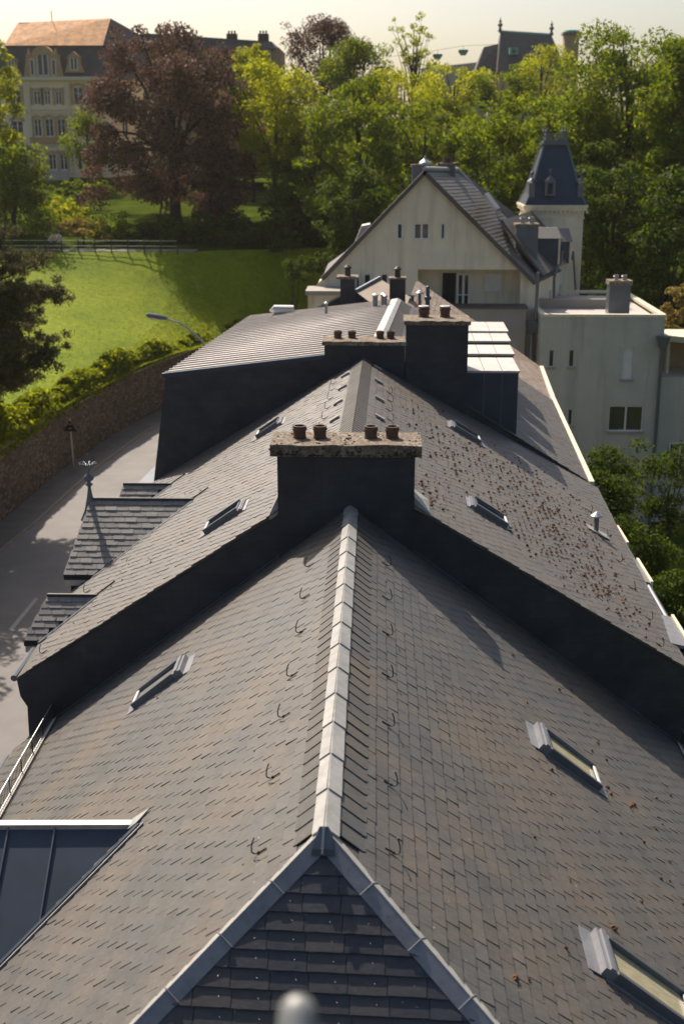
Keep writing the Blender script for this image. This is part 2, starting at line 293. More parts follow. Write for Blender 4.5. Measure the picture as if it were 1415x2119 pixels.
# ---------------------------------------------------------------- shared small things on roofs
def hook_mesh(side):
    m=M(); sg=-1 if side=='L' else 1; c=.798; s_=.602
    up=V(-sg*c,0,s_); n=V(sg*s_,0,c); dn=-up
    p=[up*.10+n*.012,dn*.01+n*.016]
    for k in range(7):
        a=math.pi*(k/6)*.5; p.append(dn*(.02+.055*math.sin(a))+n*(.018+.055*(1-math.cos(a))))
    e=p[-1]; p+= [e+V(-sg*.0,0,.07),e+V(-sg*.012,0,.13),e+V(-sg*.035,0,.19)]
    m.tube(p,.0095,6); m.tube([up*.0+n*.02,dn*.03+n*.02],.015,6); return m
def skylight(parent,R,E,x0,x1,y0,y1,label,small=False,gl='blind'):
    yc=(y0+y1)/2; r,d,t,n=slope_frame(R,E,yc); a=onslope(R,E,x0,yc); b=onslope(R,E,x1,yc); L=np.linalg.norm(b-a); w=(y1-y0)/2
    O=a
    def P(s,v,h): return O+d*s+t*v+n*h
    def bx(m,s0,s1,v0,v1,h0,h1,h0b=None,h1b=None):
        h0b=h0 if h0b is None else h0b; h1b=h1 if h1b is None else h1b
        m.hexa([P(s0,v0,h0),P(s1,v0,h0b),P(s1,v1,h0b),P(s0,v1,h0)],[P(s0,v0,h1),P(s1,v0,h1b),P(s1,v1,h1b),P(s0,v1,h1)])
    fl=.16*L/1.6 if not small else .07; hd=fl+(.2 if not small else .12); hs_=1 if not small else .6
    root=M(); # frame
    bx(root,hd,L-.14,-w,-w+.07,-.02,.17,-.02,.14); bx(root,hd,L-.14,w-.07,w,-.02,.17,-.02,.14); bx(root,L-.2,L-.14,-w+.07,w-.07,-.02,.10)
    bx(root,hd,hd+.05,-w+.07,w-.07,-.02,.13)
    o=root.build('skylight','zincdark',parent,label=label)
    h=M(); k_=(hd-fl)/.2; bx(h,fl,fl+.06*k_,-w-.02,w+.02,.0,.15*hs_); bx(h,fl+.062*k_,fl+.13*k_,-w-.015,w+.015,.0,.185*hs_); bx(h,fl+.132*k_,hd,-w-.01,w+.01,.0,.155*hs_); h.build('hood','zincmid',o)
    g=M(); g.quad(P(hd+.05,-w+.07,.085),P(L-.2,-w+.07,.07),P(L-.2,w-.07,.07),P(hd+.05,w-.07,.085)); g.build('glass',gl,o)
    q=M(); bx(q,0,fl,-w-.05,w+.05,.018,.024,.03,.04); bx(q,L-.14,L+.04,-w-.05,w+.05,.02,.03); bx(q,hd-.1,L-.14,w+.002,w+.09,.012,.026); bx(q,hd-.1,L-.14,-w-.06,-w-.002,.012,.026); q.build('flashing','zincmid',o)
    b_=M(); bx(b_,L-.2,L-.15,-w+.09,w-.09,.102,.125); b_.build('bottom_rail','white',o)
    return o
def pot(parent,c,r=.14,h=.27,mat='clay'):
    m=M(); m.lathe((0,0,0),[(r*1.0,0),(r*1.02,h*.15),(r*.92,h*.2),(r*.98,h*.62),(r*1.12,h*.68),(r*1.12,h*.8),(r*1.0,h*.84),(r*1.05,h),(r*.78,h),(r*.74,h*.3),(r*.1,h*.28)],20)
    mm=M(); mm.v=[tuple(V(*v)+V(*c)) for v in m.v]; mm.f=m.f
    return mm.build('chimney_pot',mat,parent,loc=c,smooth=False)
def chimney(parent,x0,x1,y0,y1,z0,z1,capo=.14,caph=.25,pots=(),mat='wallslate',potr=.14,poth=.27,label=None,potmat='clay'):
    o=M().box(x0,x1,y0,y1,z0,z1).build('chimney',mat,parent,label=label)
    rng=random.Random(int(x0*100)); c=M(); nx=14; a,b=x0-capo,x1+capo
    for i in range(nx):      # slab with an uneven worn edge
        u0=a+(b-a)*i/nx;u1=a+(b-a)*(i+1)/nx
        if i==0: j0=0;k0=0
        j1=rng.uniform(-.012,.012);k1=rng.uniform(-.015,.015)
        c.add([(u0,y0-capo+j0,z1),(u1,y0-capo+j1,z1),(u1,y1+capo,z1),(u0,y1+capo,z1),(u0,y0-capo+j0+.01,z1+caph+k0),(u1,y0-capo+j1+.01,z1+caph+k1),(u1,y1+capo,z1+caph),(u0,y1+capo,z1+caph)],[(0,3,2,1),(4,5,6,7),(0,1,5,4),(2,3,7,6)]+([(3,0,4,7)] if i==0 else [])+([(1,2,6,5)] if i==nx-1 else []))
        j0,k0=j1,k1
    c.build('chimney_cap','concrete',o)
    for px_,py_ in pots: pot(o,(px_,py_,z1+caph-.01),potr,poth,potmat)
    return o
def moss(m,p,r,rng):
    k=len(m.v); n=6
    for i,(rr,zz) in enumerate(((1,0),(.85,.5),(.35,.9))):
        for j in range(n):
            t=2*math.pi*j/n+i*.4; q=rng.uniform(.75,1.2); m.v.append((p[0]+r*rr*q*math.cos(t),p[1]+r*rr*q*math.sin(t),p[2]+r*zz*q-.01))
    for i in range(2):
        for j in range(n): m.f.append((k+i*n+j,k+i*n+(j+1)%n,k+(i+1)*n+(j+1)%n,k+(i+1)*n+j))
    m.f.append(tuple(k+2*n+j for j in range(n)))
# ================================================================ HOUSE 1 (nearest roof)
rng=random.Random(5)
A1,B1=12.47,25.62
R=lambda y: V(-.555,y,-7.5)
EL=lambda y: V(-8.25,y,-7.5-7.695*.7646)
ER=lambda y: V(7.6,y,-7.5-8.155*.7481)
LL=np.linalg.norm(EL(20)-R(20)); LR=np.linalg.norm(ER(20)-R(20))
hipL=lambda s:A1-(1.43/1.925)*s*.7944     # the hip line seen from each slope (s along the slope)
hipR=lambda s:A1-(1.49/1.795)*s*.8007
hA=thing('slate_house','nearest house, its grey slate roof ending in a dark hip with pale metal edges','house',(-.3,19,-22))
m=M(); m.prism([(-7.9,8.2,-22),(7.25,8.2,-22),(7.25,25.55,-22),(-7.9,25.55,-22)],(0,0,8.6)); m.build('wall','taupe',hA)
one=lambda k:(lambda s:k)
m=M(); under(m,R,EL,hipL,one(B1),LL); slates(m,R,EL,hipL,one(B1),.2,.365,rng,start=.42,jag=0,roll=.007,gap=.005); m.build('roof_slope','slateA',hA,label='grey slate roof slope facing the street')
m=M(); under(m,R,ER,hipR,one(B1),LR); slates(m,R,ER,hipR,one(B1),.2,.352,rng,start=.50,roll=.006); m.build('roof_slope','slateA',hA,label='brown tinted slate roof slope facing away from the street')
def ridgerow(m,R,E,y0,y1,s0,s1,pitch,rng,lift=.03,round_=.05):
    y=y0
    while y<y1:
        r,d,t,n=slope_frame(R,E,y); w=pitch+.03; a=lift+rng.uniform(0,.006); b=lift*.35
        P=lambda s,v,h: r+d*s+t*v+n*h
        e=round_
        top=[P(s0,0,a+.012),P(s1-e,0,a),P(s1-e*.3,e*.3,a),P(s1,e,a),P(s1,w,b),P(s0,w,b+.012)]
        m.prism([p-n*.012 for p in top][::-1],n*.012); y+=pitch
m=M(); ridgerow(m,R,EL,A1+.1,B1-.1,.15,.46,.325,rng,.018); m.build('ridge_slates','slateA',hA); m=M(); ridgerow(m,R,ER,A1+.1,B1-.1,.17,.57,.325,rng,.02); m.build('ridge_slates','slateA',hA)
# pale metal ridge capping in overlapping lengths
m=M(); y=A1-.02; k=0
while y<B1:
    y2=min(y+.90,B1); a=.012 if k%2 else .012
    for sg,E in ((-1,EL),(1,ER)):
        r,d,t,n=slope_frame(R,E,y); P=lambda s,yy,h: R(yy)+d*s+n*h+V(0,0,.045)
        m.hexa([P(0,y,.0),P(.19,y,.0),P(.19,y2+.05,-.006),P(0,y2+.05,-.006)] if sg>0 else [P(.16,y,.0),P(0,y,.0),P(0,y2+.05,-.006),P(.16,y2+.05,-.006)],
               [P(0,y,.030),P(.19,y,.030),P(.19,y2+.05,.010),P(0,y2+.05,.010)] if sg>0 else [P(.16,y,.030),P(0,y,.030),P(0,y2+.05,.010),P(.16,y2+.05,.010)])
    y=y2;k+=1
m.build('ridge_cap','zinc',hA)
# hip slope in big slates, its shade painted as a darker, bluer colour
Ah=V(-.555,A1,-7.5); dl=nrm(V(-1.925,-1.43,-1.47)); dr=nrm(V(1.795,-1.49,-1.343))
nh=nrm(np.cross(dl,dr)); nh=nh if nh[2]>0 else -nh
dn=nrm(V(0,0,-1)-nh*(V(0,0,-1)@nh)); hx=nrm(np.cross(nh,dn)); hx=hx if hx[0]>0 else -hx
def hipx(s):   # left and right limits at slope distance s
    kl=s/(dl@dn); kr=s/(dr@dn); return kl*(dl@hx),kr*(dr@hx)
m=M(); PH=lambda s,u,h: Ah+dn*s+hx*u+nh*h
b=hipx(7); m.hexa([PH(7,b[0],-.15),PH(7,b[1],-.15),PH(.05,.02,-.15),PH(.05,-.02,-.15)],[PH(7,b[0],-.012),PH(7,b[1],-.012),PH(.05,.02,-.012),PH(.05,-.02,-.012)])
s=.28;row=0
while s<6.5:
    s1=s+.205; u=hipx(s)[0]-.42*((row%2)*.5+.02)
    l0,r0=hipx(s);l1,r1=hipx(s1)
    while u<r1:
        ua,ub=u+.004,u+.42-.004;u+=.42
        tl,tr=max(ua,l0+.12),min(ub,r0-.12); bl,br=max(ua,l1+.14),min(ub,r1-.14)
        if br-bl<.03: continue
        if tr<=tl: tl=tr=min(max(tl,l0+.12),r0-.12)
        h=.028+rng.uniform(-.003,.005); q=rng.uniform(-.004,.004)
        pts=[PH(s-.03,tl,.004),PH(s-.03,tr,.004)]
        k=6; low=[]
        for i in range(k+1):
            f=i/k; low.append((br+(bl-br)*f, s1+q+rng.uniform(-.004,.004)))
        if bl>ua+.02: low[-1]=(bl+.03,s1+q)          # cut corner next to the hip
        top=pts+[PH(ss,uu,h) for uu,ss in low]; bot=[PH(ss,uu,h-.016) for uu,ss in low]
        n0=len(m.v); m.add(top+bot,[tuple(range(len(top)-1,-1,-1))]+[(2+i,3+i,len(top)+i+1,len(top)+i) for i in range(k)]+[(1,2,len(top))])
    s=s1;row+=1
nf0=len(m.f); s=.4; row=0
while s<3:
    l1,r1=hipx(s); u=l1-.42*((row%2)*.5+.02)+.42
    while u<r1-.2:
        if u>l1+.2: m.lathe(PH(s+.205-.025,u+.0,.03),[(.0035,0),(.0035,.005)],6)
        u+=.42
    s+=.205;row+=1
ho=m.build('hip_slope','slateD',hA,label='slate hip at the front end of the roof, its shade painted dark blue'); ho.data.materials.append(MT['galv'])
for q in ho.data.polygons[nf0:]: q.material_index=1
# hip flashing, long lengths with folded joints; side face's shade put into a greyer zinc
nL=slope_frame(R,EL,20)[3]; nR=slope_frame(R,ER,20)[3]
for side,dv,nm,uL in (('L',dl,nL,nrm(V(-.7944,0,-.6074))),('R',dr,nR,nrm(V(.8007,0,-.599)))):
    inw=nrm(np.cross(nm,dv)); inw=inw if inw[1]>0 else -inw         # on the main slope, away from the hip
    inh=nrm(np.cross(nh,dv)); inh=inh if inh@(PH(1,0,0)-Ah-dv*.5)>0 else -inh
    t0=.02; top=M(); fr=M(); jt=[]; k=0
    while t0<6:
        t1=t0+.78; up=nrm(nm+nh)
        e0,e1=Ah+dv*t0+up*.055,Ah+dv*t1+up*.05
        a0,a1=e0+inw*.17-nm*.035,e1+inw*.17-nm*.035; b0,b1=e0+inh*.185-nh*.022,e1+inh*.185-nh*.018
        top.hexa(*([ [a0-nm*.03,e0-nm*.03,e1-nm*.03,a1-nm*.03],[a0,e0,e1,a1]] )); fr.hexa([e0-nh*.04,b0-nh*.04,b1-nh*.04,e1-nh*.04],[e0-up*.004,b0,b1,e1-up*.004])
        jt.append(M().tube([a1+nm*.006,e1+up*.008,b1+nh*.012],.009,6))
        t0=t1+.004;k+=1
    o=top.build('hip_flashing','zinc',hA); fr.build('hip_flashing_shaded_side','zincmid',o); [q.build('joint_fold','zincmid',o) for q in jt]
m=M(); m.hexa([PH(.02,-.09,.03),PH(.02,.09,.03),PH(.28,.13,.05),PH(.28,-.13,.05)],[PH(-.03,-.05,.12),PH(-.03,.05,.12),PH(.22,.12,.10),PH(.22,-.12,.10)])
o=m.build('hip_apex_cover','zincdark',hA)
m=M(); m.tube([PH(-.02,.0,.13),PH(.28,.0,.115)],.012,6)
for i in range(9): m.tube([PH(.0+i*.028,-.018,.13),PH(.0+i*.028,.018,.13)],.005,5)
m.build('apex_chain','galv',o)
for y_ in ():pass
# roof hooks
hp={}
def add_hooks(parent,R,E,side,pts,label=None):
    for x,y in pts:
        p=onslope(R,E,x,y,.012)
        if side not in hp:
            m=hook_mesh(side); m.v=[tuple(V(*v)+p) for v in m.v]; hp[side]=m.build('roof_hook','iron',parent,loc=p)
        else: inst(hp[side],parent,p)
add_hooks(hA,R,EL,'L',[(-1.33,12.95),(-1.31,14.75),(-1.3,16.55),(-1.27,17.95),(-1.24,19.7),(-1.27,21.4),(-1.28,23.2),(-5.1,17.2)])
add_hooks(hA,R,ER,'R',[(.2,12.95),(.19,14.55),(.17,16.25),(.17,17.95),(.18,19.7),(.18,21.4),(.18,23.3)])
skylight(hA,R,EL,-3.55,-4.78,22.05,22.78,'skylight in the street-side slope below the big party wall',gl='greyglass')
skylight(hA,R,ER,2.66,3.98,19.4,20.22,'skylight with yellow blind beside the large triangular shadow')
skylight(hA,R,ER,2.68,4.2,13.42,14.22,'nearest skylight with yellow blind')
# metal clad dormer, street side
zr=-9.78; o=M(); yb=16.42
V0=onslope(R,EL,-3.45,yb,.05); V1=onslope(R,EL,-6.9,13.2,.02)
o.quad((-3.5,yb,zr),(-9.0,yb,zr-.12),(-9.0,13.2,zr-2.6),(-6.95,13.2,zr-2.55)); 
o.quad((-3.5,yb+.02,zr),(-9.0,yb+.02,zr-.12),(-9.0,18.9,zr-2.3),(-6.7,18.9,zr-2.3))
dm=o.build('dormer','anthra',hA,label='dormer roof of dark standing seam metal')
s_=M()
def dpt(x,k,h=0):   # k 0 at ridge .. 1 at the low edge (near face)
    zt=zr-.12*(-3.5-x)/5.5; p=V(x,yb,zt)*(1-k)+V(x,13.2,zt-2.5)*k; return p+V(0,-.6,.78)*h
for x in (-4.75,-5.45,-6.15,-6.85,-7.55): 
    k1=min(1,max(.05,(-3.5-x)/3.45)); s_.hexa([dpt(x-.012,0,0),dpt(x+.012,0,0),dpt(x+.012,k1,0),dpt(x-.012,k1,0)],[dpt(x-.012,0,.035),dpt(x+.012,0,.035),dpt(x+.012,k1,.035),dpt(x-.012,k1,.035)])
s_.build('standing_seam','zincdark',dm)
c=M(); c.hexa([(-9,yb-.07,zr-.18),(-3.62,yb-.07,zr-.06),(-3.62,yb+.07,zr-.06),(-9,yb+.07,zr-.18)],[(-9,yb-.07,zr-.09),(-3.62,yb-.07,zr+.02),(-3.62,yb+.07,zr+.02),(-9,yb+.07,zr-.09)])
a=onslope(R,EL,-3.62,yb-.13,.05);bb=onslope(R,EL,-3.2,yb+.08,.05);c.hexa([a,onslope(R,EL,-3.5,yb-.1,.03),onslope(R,EL,-3.32,yb+.12,.03),onslope(R,EL,-3.62,yb+.12,.03)],[(-3.62,yb-.07,zr+.02),onslope(R,EL,-3.5,yb-.1,.05),onslope(R,EL,-3.32,yb+.12,.05),(-3.62,yb+.1,zr+.02)])
c.build('ridge_flashing','zinc',dm)
v=M(); pa=V(-3.5,yb-.1,0);pb=V(-6.95,13.2,0)
for off,wd_,h_,mt in ((.0,.10,.04,'anthra'),(.2,.03,.05,'zinc')):
    v=M(); dd=nrm(pb-pa); sd=V(-dd[1],dd[0],0); sd=sd if sd[0]>0 else -sd
    q=[pa+sd*off,pb+sd*off,pb+sd*(off+wd_),pa+sd*(off+wd_)]; q=[onslope(R,EL,p[0],p[1],h_) for p in q]
    v.hexa([p-V(0,0,.05) for p in q],q); v.build('valley_flashing',mt,dm)
# snow guard fences
def guard(parent,R,E,x,y0,y1,label):
    m=M(); n=int((y1-y0)/.095); f=lambda y,h:onslope(R,E,x,y,0)+V(0,0,h)
    m.tube([f(y0,.44),f(y1,.44)],.014,6); m.tube([f(y0,.1),f(y1,.1)],.012,6)
    o=m.build('snow_guard','galv',parent,label=label)
    b=M()
    for i in range(n+1): y=y0+(y1-y0)*i/n; b.tube([f(y,.1),f(y,.44)],.0055,5)
    b.build('guard_bars','iron',o)
    b=M(); sg=-1 if x<0 else 1
    for i in range(int((y1-y0)/.85)+1): y=y0+.1+i*.85; b.tube([f(y,.46),f(y,.02)],.013,6)
    b.build('guard_bracket','iron',o)
    b=M(); q=[onslope(R,E,x+sg*.02,y0,.02),onslope(R,E,x+sg*.02,y1,.02),onslope(R,E,x-sg*.1,y1,.02),onslope(R,E,x-sg*.1,y0,.02)]
    if sg>0:q=q[::-1]
    b.hexa(q,[p+V(0,0,.05) for p in q]); b.build('guard_gutter','zincwarm',o)
guard(hA,R,EL,-7.28,19.5,25.5,'snow guard railing above the street-side eave')
guard(hA,R,ER,6.85,22.8,25.5,'snow guard railing above the far eave')
for q in ((-8.32,-13.5),(7.67,-13.72)): M().tube([(q[0],8,q[1]),(q[0],25.4,q[1])],.09,8).build('gutter','zincdark',hA)
mo=M(); 
for i in range(60):
    x=rng.uniform(2.3,6.3);y=rng.uniform(13,24) 
    if rng.random()<.45 and x<4: continue
    moss(mo,onslope(R,ER,x,y,.025),rng.choice([.018,.022,.03,.04]),rng)
for px,py in ((1268,1924),(1065,2028),(1092,2028),(1218,1615),(1255,1632),(1262,1645),(1305,1668),(1310,1667),(1360,1694),(1354,1716),(1235,1540),(1223,1555)):
    r_=ray(px,py); n_=V(.7481,0,1); k_=(V(-.555,0,-7.5)@n_)/(r_@n_); moss(mo,r_*k_+V(0,0,.02),rng.choice([.035,.05,.06]),rng)
for px,py in ((97,1908),(48,1667),(110,1620),(327,1447)):
    r_=ray(px,py); n_=V(-.7646,0,1); k_=(V(-.555,0,-7.5)@n_)/(r_@n_); moss(mo,r_*k_+V(0,0,.02),.03,rng)
tag(mo.build('moss','moss'),'scattered rusty brown moss cushions on the nearest roof slopes','moss',kind='stuff')
# ================================================================ HOUSE 2 (wide chimney, mossy roof)
A2,B2=25.60,39.75
R2=lin(25.67,(-.62,-6.62),39.8,(-.45,-6.68)); EL2=lin(25.67,(-8.2,-11.69),39.8,(-7.45,-10.90)); ER2=lin(25.67,(7.16,-11.33),39.8,(6.98,-10.80))
L2L=8.95; L2R=8.8
hB=thing('slate_house','second house with mossy slate roof, dark party wall and wide four-pot chimney on top','house',(-.5,32,-22))
m=M(); m.prism([(-7.9,25.9,-22),(6.7,25.9,-22),(6.7,39.7,-22),(-7.4,39.7,-22)],(0,0,10.4)); m.build('wall','taupe',hB)
# party wall (slate hung)
m=M(); y=25.60; pts=[(7.05,y,-11.35),(-.62,y,-6.72),(-8.05,y,-11.66),(-8.0,y,-12.05),(-7.86,y,-12.3),(-7.88,y,-13.4),(-7.95,y,-22),(7.05,y,-22)]
m.prism(pts[::-1] if False else pts,(0,.28,0)); m.build('party_wall','wallslate',hB,label='tall dark slate hung party wall stepping down to the nearest roof')
m=M()
for sg,E,c0 in ((-1,EL,.7646),(1,ER,.7481)):      # lead flashing at the foot of the party wall
    xe=-7.9 if sg<0 else 7.2
    a=onslope(R,E,-.555+sg*.05,25.67,.03);b=onslope(R,E,xe,25.67,.03); k=V(0,-.14,0); u=V(0,-.012,.12)
    q=[a+k,b+k,b,a]; m.hexa(q if sg>0 else q[::-1],[p+V(0,0,.02) for p in (q if sg>0 else q[::-1])])
m.build('wall_flashing','zincdark',hB)
m=M(); under(m,R2,EL2,one(25.62),one(B2),L2L); slates(m,R2,EL2,one(25.56),one(B2),.2,.33,rng,start=.48,jag=.05,roll=.009); m.build('roof_slope','slateB',hB,label='street-side slate slope with dormers')
m=M(); under(m,R2,ER2,one(25.62),one(B2),L2R); slates(m,R2,ER2,one(25.56),one(B2),.2,.33,rng,start=.33,jag=.05,roll=.004); m.build('roof_slope','slateB',hB,label='brown slate slope thick with moss')
m=M(); ridgerow(m,R2,EL2,26.8,B2,.0,.42,.25,rng,.022,.03); m.build('ridge_slates','slateB',hB); m=M(); ridgerow(m,R2,ER2,26.8,B2,.0,.30,.25,rng,.022,.03); m.build('ridge_slates','slateB',hB)
pots=[(at(p,900,26.05)[0],26.05) for p in (620,662,767,811)]
chimney(hB,-2.10,.80,25.48,26.45,-9.2,-6.36,.14,.25,pots,label='wide slate-clad chimney with four clay pots on a mossy slab')
m=M(); rk=random.Random(44)
for i in range(260):
    fx=rk.uniform(-2.23,.93); top=rk.random()<.35
    p_=V(fx,rk.uniform(25.36,26.5),-6.36+.245) if top else V(fx,25.335,-6.36+rk.choice([.03,.2,.1,.22])*rk.random()+.02)
    moss(m,p_,rk.choice([.012,.02,.028,.04]) if not top else rk.choice([.015,.025,.035]),rk)
m.build('cap_moss','capmoss',bpy.data.objects['chimney'],label='dark moss and lichen crusting the chimney slab')
m=M(); m.hexa([(.81,25.6,-7.55),(1.15,25.6,-7.72),(1.15,26.7,-7.72),(.81,26.7,-7.55)],[(.81,25.6,-7.3),(1.15,25.6,-7.66),(1.15,26.7,-7.66),(.81,26.7,-7.4)]); m.build('chimney_flashing','zinc',hB); m=M(); m.hexa([(-2.3,25.6,-7.85),(-2.105,25.6,-7.7),(-2.105,26.6,-7.7),(-2.3,26.6,-7.85)],[(-2.3,25.6,-7.72),(-2.105,25.6,-7.3),(-2.105,26.6,-7.3),(-2.3,26.6,-7.72)]); m.build('chimney_flashing','zinc',hB)
skylight(hB,R2,EL2,-3.02,-4.1,27.7,28.5,'narrow skylight on the street side beyond the wide chimney',True,'glass')
skylight(hB,R2,ER2,2.12,3.18,28.2,28.95,'skylight nearest the wide chimney on the mossy slope',True,'glass')
skylight(hB,R2,EL2,-2.75,-3.68,36.2,37.0,'skylight high on the street side by the dark extension',True,'glass')
skylight(hB,R2,ER2,2.08,3.15,36.1,36.9,'skylight near the foot of the tall two-pot chimney',True,'glass')
for x,y in ((-.99,38.0),(-1.02,36.0),(-1.08,33.9),(-1.1,31.7),(.0,39.0),(.02,36.8),(.05,34.3),(.06,31.9)):
    E=EL2 if x<-.5 else ER2; sg=-1 if x<-.5 else 1; xx=x
    a=[onslope(R2,E,xx-.12,y,.03),onslope(R2,E,xx+.12,y,.03)]; b_=[p+V(0,.26,.0) for p in a]
    m=M(); m.hexa([a[0],a[1],b_[1],b_[0]],[a[0]+V(0,0,.06),a[1]+V(0,0,.06),b_[1]+V(0,0,.03),b_[0]+V(0,0,.03)]); m.build('roof_vent','zinc',hB)
zz=[(667.6,890),(674,867),(680,846),(685.5,827),(689,809),(692,796)]; zy=[(805,890),(805,871),(803.5,851),(805,832),(803.5,815)]
def hit(px,py,R,E,y): 
    r,d,t,n=slope_frame(R,E,y); q=ray(px,py); return q*((r@n)/(q@n))
hpL=[tuple(hit(x,y,R2,EL2,33)[:2]) for x,y in zz]; hpR=[tuple(hit(x,y,R2,ER2,33)[:2]) for x,y in zy]
add_hooks(hB,R2,EL2,'L',hpL+[(-7.3,29.6),(-7.6,27.9),(-7.55,26.2)]); add_hooks(hB,R2,ER2,'R',hpR+[(6.25,35.5),(6.35,33.4),(6.4,31.5),(6.35,29.5),(6.4,27.6),(6.3,25.95)])
mo=M()
def mcl(cx,cy,n,sx,sy,E=ER2,rr=(.016,.045)):
    for i in range(n):
        x=rng.gauss(cx,sx);y=rng.gauss(cy,sy)
        if y<25.9 or y>39.4 or abs(x)>7 : continue
        moss(mo,onslope(R2,E,x-(x%.165)+.03 if rng.random()<.6 else x,y,.03),rr[0]*.7+(rr[1]-rr[0])*1.35*rng.random()**2.2,rng)
for c in ((1.9,31,40,.35,1.6),(2.6,34,40,.5,1.5),(3.6,33,70,.5,1.6),(4.4,32,60,.5,1.5),(4.2,35.5,50,.7,1.2),(3.3,29.5,40,.5,1.2),(4.3,29.2,50,.5,1.2),(5.2,31.2,60,.5,1.6),(5.0,28,40,.5,.8),(5.5,28.4,25,.4,.6),(1.3,27.3,25,.2,.9),(5.8,34,40,.4,2),(6,29,25,.3,1.5),(5.4,26.6,12,.6,.4),(1.5,35,30,.4,1.5)): mcl(*c[:2],int(c[2]*2.6),*c[3:])
for c in ((-5.3,28.8,9,.5,.8),(-6.3,30,9,.5,1),(-5.0,35,8,.5,1),(-6.9,27.5,6,.3,.6)): mcl(*c,E=EL2,rr=(.02,.035))
tag(mo.build('moss','moss'),'dense rusty moss cushions on the second roof behind the wide chimney','moss',kind='stuff')
